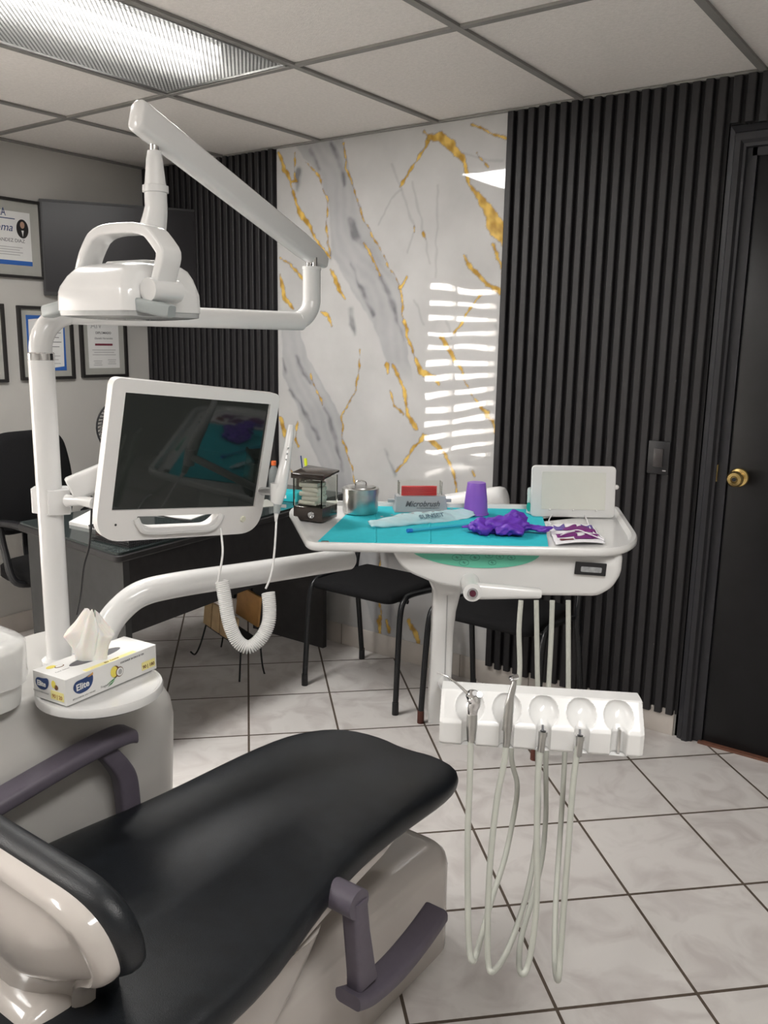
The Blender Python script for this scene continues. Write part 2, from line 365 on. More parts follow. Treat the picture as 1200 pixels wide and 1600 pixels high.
# ceiling grid: tiles sit in the grid bars
CX0, CW, CY0, CL = -3.2014, 0.61, D - 0.854, 1.22
xs = [CX0 + CW * i for i in range(-1, 9)]; ys = [CY0 - CL * j for j in range(0, 5)]
b = B()
for x in xs:
    if LX < x < RX_: b.box((x, (D + FY) / 2, CH + .004), (.024, D - FY, .008))
for y in ys:
    if FY < y < D: b.box(((LX + RX_) / 2, y, CH + .0045), (RX_ - LX, .024, .008))
b.box((LX + .01, (D + FY) / 2, CH + .003), (.02, D - FY, .008)).box(((LX + RX_) / 2, D - .01, CH + .003), (RX_ - LX, .02, .008))
struct(b, 'trim_1', tbar)
cx_edges = [LX] + [x for x in xs if LX < x < RX_] + [RX_]; cy_edges = [D] + [y for y in ys if y > FY] + [FY]
LIGHTS = [(2, 1), (6, 2), (2, 3)]       # cell column, cell row of the troffers
b = B(); b.bm
for i in range(len(cx_edges) - 1):
    for j in range(len(cy_edges) - 1):
        if (i, j) in LIGHTS: continue
        x0, x1, y0, y1 = cx_edges[i], cx_edges[i + 1], cy_edges[j + 1], cy_edges[j]
        b.box(((x0 + x1) / 2, (y0 + y1) / 2, CH + .016), (x1 - x0 - .004, y1 - y0 - .004, .014))
struct(b, 'trim_2', ceilm)
LABL = ['lit rectangular ceiling light with prismatic lens, above the operating lamp', 'lit ceiling light with prismatic lens above the photographer', 'lit ceiling light with prismatic lens at the rear of the room']
for n_, (i, j) in enumerate(LIGHTS):
    x0, x1, y0, y1 = cx_edges[i] + .012, cx_edges[i + 1] - .012, cy_edges[j + 1] + .012, cy_edges[j] - .012
    xc, yc = (x0 + x1) / 2, (y0 + y1) / 2
    t = thing('ceiling_light', LABL[n_], 'ceiling light', (xc, yc, CH), 'troffer lights in the ceiling')
    p = B(); h = .11
    p.box((xc, yc, CH + h), (x1 - x0, y1 - y0, .004)); p.box((x0, yc, CH + h / 2), (.004, y1 - y0, h)); p.box((x1, yc, CH + h / 2), (.004, y1 - y0, h))
    p.box((xc, y0, CH + h / 2), (x1 - x0, .004, h)); p.box((xc, y1, CH + h / 2), (x1 - x0, .004, h)); p.build('housing', mat('troffer_reflector', (.45,.45,.44), .5, noise=.03), t)
    f = B(); w = .012
    f.box((x0 + w / 2, yc, CH + .004), (w, y1 - y0, .006)).box((x1 - w / 2, yc, CH + .004), (w, y1 - y0, .006)).box((xc, y0 + w / 2, CH + .004), (x1 - x0, w, .006)).box((xc, y1 - w / 2, CH + .004), (x1 - x0, w, .006))
    f.build('frame', steel, t)
    B().box((xc, yc, CH + .009), (x1 - x0 - .02, y1 - y0 - .02, .003)).build('prismatic_lens', lensm, t)
    for dx in (-.045, .045):
        B().cyl((xc + dx, y0 + .07, CH + .07), (xc + dx, y1 - .07, CH + .07), .014, n=16).build('fluorescent_tube', tubelight, t)
    ld = bpy.data.lights.new('tube_light', 'AREA'); ld.shape = 'RECTANGLE'; ld.size = .30; ld.size_y = 1.05; ld.energy = LAMP_WATTS; ld.color = (1.0, 0.975, 0.94)
    lo = bpy.data.objects.new('tube_light', ld); C.objects.link(lo); lo.location = (0, 0, -.004); lo.parent = t

# back wall claddings
def slats(name, x0, x1, z0, z1, skip=None):
    n = round((x1 - x0) / .0425); p = (x1 - x0) / n
    b = B()
    b.box(((x0 + x1) / 2, D - .003, (z0 + z1) / 2), (x1 - x0, .006, z1 - z0))
    for k in range(n):
        xa = x0 + p * k; top = z1 - random.uniform(0, .004)
        za = z0 + random.uniform(-.004, .004)
        if skip and xa + p * .6 > skip[0]: za = skip[1]
        b.loft([[(xa + .003, D - .004, z), (xa + .004, D - .026, z), (xa + .007, D - .028, z), (xa + p - .016, D - .028, z), (xa + p - .013, D - .026, z), (xa + p - .011, D - .004, z)] for z in (za, top)])
    return struct(b, name, slatm, ang=30)
slats('trim_3', LX, -2.852, 0.09, CH)
slats('trim_4', -1.662, -.853, 0.085, CH)
slats('trim_5', -.850, .19, 2.135, CH)
struct(B().box((-.34, D + .16, 1.05), (1.1, .03, 2.2)), 'door_light_block', casingm)  # unseen dark panel added behind the door to block outside light
struct(B().box((-.34, D + .03, .004), (.86, .09, .008)), 'trim_11', mat('threshold_wood', (.16, .07, .045), .5, noise=.2, scale=30))
struct(B().box(((LX - .863) / 2, D - .006, .05), (-.863 - LX, .012, .10), bev=.003), 'baseboard_back', baseb)
struct(B().box((LX + .006, (D + FY) / 2, .05), (.012, D - FY, .10), bev=.003), 'baseboard_left', baseb)
b = B()
for x in (-3.44, -3.11, -2.78, -2.45, -2.12, -1.79, -1.46, -1.13): b.box((x, D - .0125, .05), (.003, .002, .10))
struct(b, 'trim_6', mat('baseboard_grout', (.22, .2, .17), .8, noise=.1))

# glossy marble panel: veins drawn into the panel's own pattern
def marble_panel():
    x0, x1, z0, z1 = -2.852, -1.662, .10, CH; nx, nz = 300, 560
    X, Z = np.meshgrid(np.linspace(x0, x1, nx + 1), np.linspace(z0, z1, nz + 1), indexing='ij')
    def q(a, b_): p = at(430 + a / 2.758, 180 + b_ / 2.758, y=D - .01); return p.x, p.z
    def warp(s, k, seed):
        r = np.random.RandomState(seed); o = np.zeros_like(X)
        for i in range(9):
            a = r.uniform(0, 2 * PI); f = s * (1.7 ** (i % 4)) * r.uniform(.7, 1.3)
            o += np.sin((X * math.cos(a) + Z * math.sin(a)) * f + r.uniform(0, 6.28)) / (1 + (i % 4))
        return o * k
    Xw = X + warp(60, .0016, 1); Zw = Z + warp(60, .0016, 2)
    def dist(pts):
        best = np.full(X.shape, 9.0); wid = np.zeros(X.shape)
        P = [(*q(p[0], p[1]), p[2] / 2.758 * .0026 / 2) for p in pts]
        for (ax, az, aw), (bx, bz, bw) in zip(P, P[1:]):
            dx, dz = bx - ax, bz - az; t = np.clip(((Xw - ax) * dx + (Zw - az) * dz) / (dx * dx + dz * dz + 1e-12), 0, 1)
            d = np.hypot(Xw - ax - t * dx, Zw - az - t * dz) - (aw + t * (bw - aw)); m = d < best
            best = np.where(m, d, best)
        return best
    base = np.array([.54, .54, .535]); col = np.ones(X.shape + (3,)) * base
    cloud = warp(5, .5, 5) * .12 + warp(14, .5, 6) * .06
    def mix(mask, c):
        nonlocal col
        col = col * (1 - mask[..., None]) + np.array(c) * mask[..., None]
    mix(np.clip(cloud + .12, 0, .5), (.46, .46, .47))
    bands = [([(90, 140), (190, 260), (230, 400), (240, 600), (330, 760), (420, 900), (480, 1070), (560, 1160)], [(295, 120), (345, 330), (400, 480), (470, 620), (540, 740), (560, 900), (575, 1040), (600, 1160)]),
             ([(25, 900), (30, 1120), (70, 1200), (100, 1290), (130, 1380), (190, 1500), (230, 1600), (330, 1850)], [(100, 900), (140, 1040), (200, 1150), (285, 1300), (300, 1400), (320, 1500), (345, 1600), (420, 1850)]),
             ([(250, 1620), (330, 1900), (420, 2200), (470, 2400)], [(360, 1620), (430, 1850), (540, 2200), (600, 2400)])]
    for Lp, Rp in bands:
        L2 = [q(*p) for p in Lp]; R2 = [q(*p) for p in Rp]
        xl = np.interp(-Zw, [-p[1] for p in L2], [p[0] for p in L2]); xr = np.interp(-Zw, [-p[1] for p in R2], [p[0] for p in R2])
        zt = max(L2[0][1], R2[0][1]); zb = min(L2[-1][1], R2[-1][1])
        def ss(v, w): return np.clip(v / w, 0, 1)
        msk = ss(Xw - xl + .004, .012) * ss(xr - Xw, .006) * ss(zt + .05 - Zw, .05) * ss(Zw - zb, .1)
        streak = .5 + .5 * np.sin((Xw - (xl + xr) / 2) * 110 + warp(9, 1.6, 8)) * .6 + warp(30, .1, 9)
        mix(msk * np.clip(.50 + .28 * streak, 0, .85), (.36, .365, .38))
    darks = [[(240, 125, 22), (270, 190, 16), (300, 300, 6)], [(150, 150, 10), (190, 230, 6)], [(320, 450, 14), (345, 520, 30), (380, 560, 14)], [(325, 640, 8), (360, 730, 14), (420, 860, 18)], [(455, 700, 10), (500, 800, 18), (540, 930, 12), (555, 970, 5)], [(325, 840, 12), (330, 900, 20), (342, 945, 8)], [(90, 1040, 12), (120, 1110, 18), (150, 1150, 8)], [(60, 1180, 5), (110, 1250, 10), (185, 1395, 10)], [(215, 1265, 10), (240, 1330, 18), (270, 1450, 12), (290, 1530, 6)], [(100, 240, 20), (92, 320, 8)], [(30, 1050, 10), (45, 1110, 4)], [(235, 590, 14), (238, 615, 6)], [(470, 1440, 4), (515, 1550, 6)], [(950, 900, 4), (965, 980, 6)]]
    for p in darks: mix(np.clip(1 - (dist(p) + .003 + warp(30, .0022, 21)) / .018, 0, 1) ** 1.6 * np.clip(.60 + warp(45, .12, 22), .3, .8), (.15, .155, .165))
    soft = [[(500, 210, 4), (540, 310, 4), (585, 450, 3), (600, 490, 4), (570, 590, 3)], [(590, 290, 3), (640, 510, 4), (665, 640, 3)], [(540, 320, 4), (500, 360, 4), (445, 470, 3)], [(980, 200, 3), (760, 160, 3)], [(700, 300, 3), (690, 700, 3)], [(600, 800, 4), (640, 900, 3)], [(730, 870, 3), (760, 960, 4)], [(400, 1600, 4), (480, 1900, 5), (500, 2200, 4)], [(840, 1520, 6), (860, 1560, 4)]]
    for p in soft: mix(np.clip(1 - dist(p) / .007, 0, 1) * .35, (.30, .29, .30))
    golds = [[(15, 165, 10), (40, 230, 24), (65, 290, 12), (90, 380, 12), (110, 430, 26), (150, 480, 16), (170, 530, 8), (210, 590, 20), (235, 610, 8)], [(238, 665, 12), (255, 700, 24), (280, 760, 18), (300, 790, 8)], [(20, 610, 6), (70, 650, 14), (125, 710, 8)], [(20, 690, 12), (40, 790, 30), (75, 835, 12)], [(195, 850, 14), (225, 865, 22), (240, 905, 5)],
             [(295, 120, 7), (305, 230, 6), (340, 320, 6), (375, 440, 3), (440, 560, 3), (500, 670, 4), (540, 740, 7), (550, 860, 8), (570, 960, 14), (600, 1040, 10), (630, 1110, 26), (690, 1140, 26), (705, 1165, 6)], [(540, 740, 12), (570, 700, 3)], [(380, 550, 6), (410, 600, 8), (450, 690, 8)], [(85, 160, 6), (80, 230, 6), (90, 280, 10), (70, 290, 8)], [(130, 200, 3), (185, 260, 4), (225, 370, 5), (220, 500, 6), (235, 600, 5)],
             [(640, 60, 6), (665, 90, 10), (645, 140, 12), (610, 190, 8), (550, 290, 10), (535, 310, 5)], [(665, 90, 20), (710, 95, 30), (760, 130, 36), (800, 175, 22), (825, 240, 12), (835, 300, 14), (870, 340, 26), (905, 390, 38), (935, 450, 66), (965, 500, 64), (990, 560, 20)], [(930, 550, 10), (960, 600, 14), (980, 680, 18)], [(810, 600, 8), (830, 640, 24), (880, 690, 20), (910, 730, 14), (965, 755, 24)],
             [(890, 770, 8), (850, 810, 6), (820, 870, 10), (790, 915, 12), (770, 940, 6)], [(715, 955, 26), (745, 1000, 20), (775, 1070, 16), (800, 1095, 14), (820, 1160, 6), (875, 1250, 6), (915, 1290, 22), (945, 1340, 14), (950, 1370, 8)], [(480, 1075, 18), (482, 1110, 12)], [(500, 1075, 12), (530, 1120, 14), (560, 1200, 16), (565, 1290, 14), (600, 1335, 26), (615, 1355, 8)], [(495, 1190, 5), (510, 1250, 6), (550, 1290, 10)],
             [(515, 1535, 6), (550, 1500, 12), (590, 1440, 12), (615, 1410, 14), (640, 1385, 22), (690, 1420, 26), (730, 1460, 14), (770, 1550, 10), (780, 1620, 12)], [(360, 1010, 4), (365, 1080, 5), (340, 1200, 6), (285, 1295, 7), (290, 1400, 6), (330, 1520, 6), (345, 1600, 5)], [(25, 1310, 22), (35, 1360, 28), (40, 1390, 10)], [(95, 1320, 6), (85, 1400, 8), (100, 1430, 8)], [(150, 1120, 5), (175, 1180, 8), (205, 1250, 8)],
             [(845, 40, 4), (900, 65, 8), (1005, 100, 4)], [(870, 160, 3), (915, 220, 6)], [(596, 486, 8), (600, 500, 6)], [(640, 510, 10), (645, 530, 6)], [(30, 1490, 5), (100, 1560, 6)], [(448, 2160, 24), (450, 2240, 20)], [(480, 2180, 14), (490, 2230, 18)], [(575, 2180, 20), (600, 2230, 34), (625, 2300, 18)], [(450, 1900, 5), (455, 2300, 5)], [(850, 1530, 5), (862, 1556, 8)]]
    rough = warp(140, .0014, 11)
    for p in golds:
        d = dist(p) + rough
        mix(np.clip(1 - (d - .001) / .003, 0, 1) * .5, (.16, .09, .03)); g_ = .5 + .5 * np.clip(warp(90, .5, 12), -1, 1)
        gm = np.clip(-d / .0018 + .2, 0, 1)[..., None]; gc = np.array([.42, .24, .04]) * (1 - g_[..., None]) + np.array([.78, .52, .12]) * g_[..., None]
        col = col * (1 - gm) + gc * gm
    me = bpy.data.meshes.new('wall_panel')
    verts = np.stack([X, np.full_like(X, D - .008), Z], -1).reshape(-1, 3); nv = verts.shape[0]
    I, J = np.meshgrid(np.arange(nx), np.arange(nz), indexing='ij'); a0 = (I * (nz + 1) + J).ravel()
    F = np.stack([a0, a0 + nz + 1, a0 + nz + 2, a0 + 1], -1)
    me.from_pydata(verts.tolist(), [], F.tolist())
    ca = me.color_attributes.new('veins', 'FLOAT_COLOR', 'POINT')
    rgba = np.concatenate([np.clip(col, 0, 1).reshape(-1, 3), np.ones((nv, 1))], 1).astype(np.float32)
    ca.data.foreach_set('color', rgba.ravel()); me.materials.append(marblem)
    o = bpy.data.objects.new('trim_7', me); C.objects.link(o); o['kind'] = 'structure'
    md = o.modifiers.new('thickness', 'SOLIDIFY'); md.thickness = .005; md.offset = -1
marble_panel()

# door with casing
b = B()
cp = [(0, 0), (.012, 0), (.012, .010), (.030, .016), (.034, .022), (.052, .022), (.060, .014), (.068, .012), (.070, 0)]
def casing(b, x0, x1, sgn):
    w = x1 - x0
    pr = [(x0 + (w * p[0] / .07 if sgn > 0 else w * (1 - p[0] / .07)), D - p[1] * 1.3) for p in cp]
    b.loft([[(x, y, 0.0) for x, y in pr], [(x, y, 2.145 - .085 * p[0] / .07) for (x, y), p in zip(pr, cp)]])
casing(b, -.858, -.79, 1); casing(b, .11, .178, -1)
pr = [(D - p[1] * 1.3, 2.145 - .085 * p[0] / .07) for p in cp]
b.loft([[(-.858 + .068 * p[0] / .07, y, z) for (y, z), p in zip(pr, cp)], [(.178 - .068 * p[0] / .07, y, z) for (y, z), p in zip(pr, cp)]])
struct(b, 'trim_8', casingm, ang=20)
struct(B().box((-.775, D + .05, 1.03), (.03, .10, 2.06)).box((.095, D + .05, 1.03), (.03, .10, 2.06)).box((-.34, D + .05, 2.05), (.87, .10, .03)), 'trim_9', casingm)
dr = struct(B().box((-.34, D + .025, 1.022), (.84, .035, 2.03), bev=.003), 'door_1', doorm)
k0 = at(1150, 748, y=D - .03)
b = B(); m = T(k0.x, D + .007, k0.z) @ RX(PI / 2)
b.lathe([(.032, 0), (.033, .003), (.030, .007), (.014, .010), (.012, .03), (.022, .036), (.027, .045), (.027, .055), (.022, .062), (.012, .063), (.010, .059)], m=m)
kn = b.build('door_knob', gold, dr)
B().lathe([(.007, 0), (.007, .004)], m=T(k0.x, D - .055, k0.z) @ RX(PI / 2), n=16).box((k0.x, D - .0595, k0.z), (.002, .002, .008)).build('keyhole', darkmetal, kn)
B().box((-.792, D + .004, k0.z + .01), (.006, .03, .06)).build('strike_plate', gold, dr)
# light switch on the slats
s0 = at(1029, 715, y=D - .035)
t = thing('light_switch', 'black rectangular switch plate on the charcoal slats, left of the door', 'light switch', (s0.x, D - .028, s0.z))
B().box((s0.x, D - .033, s0.z), (.078, .010, .118), bev=.003).build('plate', blackplastic, t)
B().box((s0.x, D - .0395, s0.z), (.034, .006, .066), bev=.002).build('rocker', mat('switch_rocker', (.05, .045, .045), .3, noise=.05), t)
B().box((s0.x + .024, D - .0385, s0.z - .045), (.012, .002, .004)).build('logo_mark', palegrey, t)


# ---------------------------------------------------------------- local helpers used by the furniture
def xf(o, yaw): return T(*o) @ RZ(yaw)
def inset(ol, d):
    n = len(ol); out = []
    area = sum(ol[i][0] * ol[(i + 1) % n][1] - ol[(i + 1) % n][0] * ol[i][1] for i in range(n))
    s = 1 if area > 0 else -1
    for i in range(n):
        p0, p1, p2 = V(ol[i - 1]), V(ol[i]), V(ol[(i + 1) % n])
        a = (p1 - p0); c = (p2 - p1)
        if a.length < 1e-9 or c.length < 1e-9: out.append(tuple(p1)); continue
        a.normalize(); c.normalize(); nn = V((-(a.y + c.y), a.x + c.x)) * s; nn.normalize()
        k = max(.35, nn.dot(V((-a.y, a.x)) * s)); out.append(tuple(p1 + nn * d / k))
    return out
def round_outline(pts, r, n=6):
    out = []; N_ = len(pts)
    for i in range(N_):
        p0, p1, p2 = V(pts[i - 1]), V(pts[i]), V(pts[(i + 1) % N_]); rad = r[i] if isinstance(r, (list, tuple)) else r
        a = p1 + (p0 - p1).normalized() * min(rad, (p0 - p1).length * .49); c = p1 + (p2 - p1).normalized() * min(rad, (p2 - p1).length * .49)
        for k in range(n + 1):
            t = k / n; out.append(tuple(a * (1 - t) ** 2 + p1 * 2 * t * (1 - t) + c * t * t))
    return out
def zs(o2, z): return [(x, y, z) for x, y in o2]
def ellipse(rx, ry, n=40, cx=0, cy=0): return [(cx + rx * math.cos(2 * PI * k / n), cy + ry * math.sin(2 * PI * k / n)) for k in range(n)]
def decal(name, ol, material, parent, m, d=.0004): return B().prism(ol, 0, d, m).build(name, material, parent)
def vface(o, xd, up=V((0, 0, 1))):
    xd = V(xd).normalized(); up = (V(up) - xd * V(up).dot(xd)).normalized(); return frame(o, xd, up, xd.cross(up))

# ---------------------------------------------------------------- patient chair
CHX = -1.11
pc = thing('dental_chair', 'reclining dental patient chair with black upholstery and white base in the foreground', 'dental chair', (CHX, .95, 0))
# seat and leg cushion, lofted along its length
b = B(); secs = []
st = [(.36, .24, .50, .08), (.42, .28, .495, .09), (.60, .296, .492, .098), (.76, .296, .492, .10), (.88, .285, .495, .10), (.98, .258, .500, .095), (1.08, .240, .505, .09), (1.16, .231, .508, .085), (1.28, .228, .507, .08), (1.40, .229, .498, .075), (1.48, .224, .486, .07), (1.55, .208, .472, .062), (1.60, .180, .460, .052), (1.628, .13, .450, .040), (1.638, .06, .444, .026)]
for y, hw, z, th in st:
    sec = []
    for k in range(28):
        a = 2 * PI * k / 28; cx_, sz_ = math.cos(a), math.sin(a)
        px_ = math.copysign(abs(cx_) ** .42, cx_) * hw; pz_ = math.copysign(abs(sz_) ** .62, sz_)
        dip = -.012 * (1 - (px_ / hw) ** 2) if sz_ > 0 else 0
        sec.append((CHX + px_, y, z - th / 2 + pz_ * th / 2 + dip))
    secs.append(sec)
b.loft(secs); b.build('seat_cushion', leather, pc, ang=80, subd=1)
# white shell under the cushion, side cover and base
b = B(); secs = []
for y, hw, z in [(.40, .24, .41), (.60, .27, .405), (.85, .262, .405), (1.05, .238, .42), (1.25, .215, .425), (1.42, .17, .41), (1.50, .12, .40)]:
    secs.append([(CHX + hw * x, y, z + dz) for x, dz in ((-1, .02), (-1.0, 0), (-.75, -.035), (.75, -.035), (1.0, 0), (1, .02))])
b.loft(secs); b.build('under_shell', cream, pc, subd=0)
b = B(); secs = []
for z, hw, y0, y1 in [(.39, .235, .35, 1.08), (.32, .225, .35, 1.04), (.22, .20, .35, .98), (.12, .19, .35, .95)]:
    secs.append([(CHX + x, y, z) for x, y in rr(2 * hw, y1 - y0, .07, 5, 0, (y0 + y1) / 2)])
b.loft(secs); b.build('side_cover', cream, pc)
b = B()
ol = rr(.33, 1.30, .075, 6, CHX + .015, 1.615 - .65)
b.loft([zs(ol, 0), zs(ol, .012), zs(ol, .215), zs(inset(ol, .006), .235), zs(inset(ol, .022), .25), zs(inset(ol, .05), .256)])
b.build('base', cream, pc)
b = B(); b.box((CHX + .196, .80, .27), (.004, .30, .004)); b.box((CHX + .196, .94, .18), (.004, .004, .17)); b.build('panel_seam', darkmetal, pc)
# armrests
def armrest(sgn, x0):
    b = B()
    if sgn < 0:
        pts = [(x0, .52, .545), (x0, .66, .595), (x0 + .01, .80, .626), (x0 + .012, .92, .642), (x0 + .010, .985, .643), (x0 + .008, 1.01, .636)]
        P = smooth_path(pts, 6); secs = []
        for i, p in enumerate(P):
            w = .056; sl = (i / (len(P) - 1))
            secs.append([(p.x + a, p.y, p.z + c) for a, c in rr(w, .030, .010, 3)])
        b.loft(secs); arm = b.build('armrest', mauve, pc, ang=50)
        b = B(); P = smooth_path([(x0 + .008, .945, .628), (x0 + .008, .975, .585), (x0 + .006, .995, .54), (x0 + .004, 1.002, .46)], 6)
        b.loft([[(p.x + a, p.y + c, p.z) for a, c in rr(.034, .046, .008, 3)] for p in P]); b.build('armrest_support', mauve, pc, ang=50)
    else:
        pv = V((x0 - .02, 1.070, .452))
        b.cyl(pv + V((-.05, 0, 0)), pv + V((.036, 0, 0)), .0275); 
        b.build('armrest_pivot', mauve, pc, ang=40)
        b = B()
        P = [V((x0, 1.075, .455)), V((x0, 1.085, .38)), V((x0 - .002, 1.10, .30)), V((x0 - .004, 1.108, .262))]
        W = [(.040, .036), (.036, .042), (.034, .052), (.034, .060)]
        b.loft([[(p.x + a, p.y + c, p.z) for a, c in rr(w[0], w[1], .008, 3)] for p, w in zip(P, W)]); b.build('armrest_support', mauve, pc, ang=50)
        b = B(); P = smooth_path([(x0, 1.06, .258), (x0, 1.11, .238), (x0 - .003, 1.20, .226), (x0 - .008, 1.30, .232), (x0 - .012, 1.375, .246)], 6)
        b.loft([[(p.x + a, p.y, p.z + c) for a, c in rr(.058, .030, .010, 3)] for p in P]); b.build('armrest', mauve, pc, ang=50)
armrest(-1, -1.372); armrest(1, -.832)
# backrest: winged, black pad in front, white shell behind, seen from behind
bo = V((CHX, .652, .509)); tilt = math.radians(13)
mb = T(*bo) @ RX(tilt)          # local x right, y to the feet, z up along the back
wing = round_outline([(-.274, .085), (-.25, .205), (.25, .205), (.274, .085), (.185, .045), (.14, -.06), (.13, -.18), (-.13, -.18), (-.14, -.06), (-.185, .045)], [.08, .09, .09, .08, .06, .05, .02, .02, .05, .06], 8)
def yprism(b, ols, m):         # sections in x,z stacked along y
    b.loft([[(x, y, z) for x, z in o] for y, o in ols], m)
def shr(k, dz=0): return [(x * k, .06 + (z - .06) * k + dz) for x, z in wing]
b = B(); yprism(b, [(.024, shr(.86)), (.020, shr(.94)), (.012, shr(.985)), (.002, shr(1)), (-.010, shr(.99)), (-.018, shr(.96)), (-.022, shr(.93))], mb)
b.build('backrest_cushion', leather, pc, ang=80)
b = B(); yprism(b, [(-.014, shr(.93)), (-.030, shr(.935)), (-.042, shr(.915)), (-.050, shr(.88)), (-.052, shr(.85)), (-.046, shr(.825)), (-.044, shr(.80)), (-.052, shr(.74)), (-.070, shr(.62)), (-.082, shr(.46)), (-.088, shr(.3))], mb)
b.build('backrest_shell', cream, pc, ang=60)
b = B(); b.box((0, -.075, -.10), (.26, .10, .22), mb, bev=.03, seg=4); b.build('recline_bracket', cream, pc, ang=60)

# ---------------------------------------------------------------- side unit with tray disc, tub, tissue box
su = thing('dental_side_unit', 'white rounded cuspidor cabinet with pole and swing arm, left of the patient chair', 'dental unit', (-1.6, .5, 0))
b = B()
def unit_sec(z, xr, y1): y1 = y1 + .03; return [(x, y, z) for x, y in rr(xr + 1.80, y1 + .15, .075, 7, (xr - 1.80) / 2, (y1 - .15) / 2)]
b.loft([unit_sec(0, -1.45, 1.12), unit_sec(.10, -1.43, 1.14), unit_sec(.40, -1.415, 1.165), unit_sec(.56, -1.41, 1.17), unit_sec(.60, -1.408, 1.17), unit_sec(.635, -1.415, 1.168), unit_sec(.665, -1.435, 1.16), unit_sec(.69, -1.455, 1.15), unit_sec(.705, -1.462, 1.145), unit_sec(.725, -1.466, 1.14), unit_sec(.735, -1.480, 1.13)])
b.build('cabinet', unitm, su, ang=60)
b = B(); b.lathe([(.05, .730), (.112, .738), (.1195, .743), (.120, .755), (.118, .7595), (.114, .7595), (.111, .757), (.02, .757)], (-1.372, .952, 0), 64); b.build('tray_disc', white, su)
pole = V((-1.592, 1.007, 0))
B().cyl(pole + V((0, 0, .70)), pole + V((0, 0, 1.385)), .0255, n=40).build('pole', white, su)
B().lathe([(.029, .725), (.036, .728), (.036, .745), (.028, .75)], pole, 32).build('pole_collar', white, su)
aE = at(545, 873, 2.24); aS = at(275, 914, 1.90); aD = (aE - aS).normalized()
arm = [at(157, 1040, 1.80), at(158, 1012, 1.81), at(166, 983, 1.82), at(186, 954, 1.83), at(220, 928, 1.85), aS, aS.lerp(aE, .33), aS.lerp(aE, .66), aE]
b = B(); b.tube(arm, .0285, n=28); b.build('swing_arm', white, su)
b = B(); e = aE; dirv = aD; b.cyl(e, e + dirv * .006, .0285, .024, 28); b.build('arm_end_cap', white2, su)

tb = thing('plastic_tub', 'white plastic tub wrapped in clear film on the cabinet, cut by the left picture edge', 'tub', (-1.545, .735, .735))
b = B(); ot = rr(.215, .215, .07, 7, -1.530, .750)
b.loft([zs(inset(ot, .022), .736), zs(inset(ot, .010), .742), zs(inset(ot, .002), .83), zs(ot, .855), zs(inset(ot, .012), .857), zs(inset(ot, .02), .83), zs(inset(ot, .035), .76)]); b.build('body', tubw, tb)
b = B(); of = rr(.228, .228, .08, 7, -1.530, .750)
b.loft([zs([(x + .003 * math.sin(i * 1.3), y + .003 * math.cos(i * 2.1)) for i, (x, y) in enumerate(of)], .79), zs(of, .82), zs(of, .860), zs(inset(of, .010), .870), zs(inset(of, .03), .871), zs(inset(of, .06), .864)]); b.build('film_cover', film_m, tb, ang=80)

TY = math.radians(95.46); to = V((-1.331, .851, .7605)); tm = xf(to, TY); tl, tw, th = .225, .092, .051
tx = thing('tissue_box', 'white and yellow cardboard tissue box with a tissue standing up, on the round tray', 'tissue box', to)
b = B(); ol = rr(tl, tw, .0015, 2, tl / 2, tw / 2)
slot = [(tl / 2 + .062 * math.cos(2 * PI * k / 32), tw / 2 + .004 + .017 * math.sin(2 * PI * k / 32)) for k in range(32)]
b.prism(ol, 0, th - .001, tm); b.build('carton', paper, tx)
b = B(); b.plate(ol, [slot], th - .001, th, tm); b.build('top_panel', paper, tx)
decal('slot_opening', inset(slot, .0003), ink, tx, tm @ T(0, 0, th - .0009), .0002)
Xa, Ya, Za = (tm.to_3x3() @ V((1, 0, 0))), (tm.to_3x3() @ V((0, 1, 0))), V((0, 0, 1))
def longf(x, z): p = tm @ V((x, -.0006, z)); return frame(p, Xa, Za, Xa.cross(Za))
def endf(y, z): p = tm @ V((-.0006, y, z)); return frame(p, -Ya, Za, (-Ya).cross(Za))
def topf(x, y): return tm @ T(x, y, th)
badge = round_outline([(-.024, -.002), (-.018, .012), (.005, .012), (.024, .017), (.024, -.002), (.012, -.014), (-.012, -.015)], .010)
decal('badge', badge, navy, tx, longf(.038, .029)); text('badge_lettering', 'Elite', .0175, paper, tx, longf(.037, .028) @ T(0, 0, .0005) @ RZ(.06), bold=.0004)
decal('badge', [(x * .80, y * .85) for x, y in badge], navy, tx, endf(.066, .031)); text('badge_lettering', 'Elite', .0140, paper, tx, endf(.067, .030) @ T(0, 0, .0005), bold=.0004)
decal('orange_tab', [(.010, .012), (.024, .018), (.024, .013), (.015, .0115)], wood2, tx, longf(.038, .029) @ T(0, 0, .0005))
decal('coconut_print', ellipse(.010, .012), brown, tx, longf(.116, .029)); decal('coconut_print', ellipse(.0085, .011), yellow, tx, longf(.1125, .030) @ T(0, 0, .0004)); decal('coconut_print', ellipse(.0095, .010), brown, tx, longf(.126, .026) @ T(0, 0, .0006)); decal('coconut_print', ellipse(.0080, .0083), paper, tx, longf(.1265, .026) @ T(0, 0, .001)); decal('coconut_print', ellipse(.0045, .0055), palegrey, tx, longf(.1268, .026) @ T(0, 0, .0014))
decal('leaf_print', [(-.014, -.004), (0, .001), (.012, .004), (.002, -.001)], green, tx, longf(.108, .014)); decal('leaf_print', [(-.010, -.007), (0, -.001), (.008, .002), (.0, -.004)], green, tx, longf(.106, .011))
text('small_lettering', 'Fragancia', .007, palegrey, tx, longf(.092, .009)); text('small_lettering', 'ECOLOGICAL 3 PLY TISSUES', .0042, palegrey, tx, longf(.040, .0075)); text('small_lettering', 'COCONUT 24 CM X 21 CM', .0050, ink, tx, longf(.160, .042))
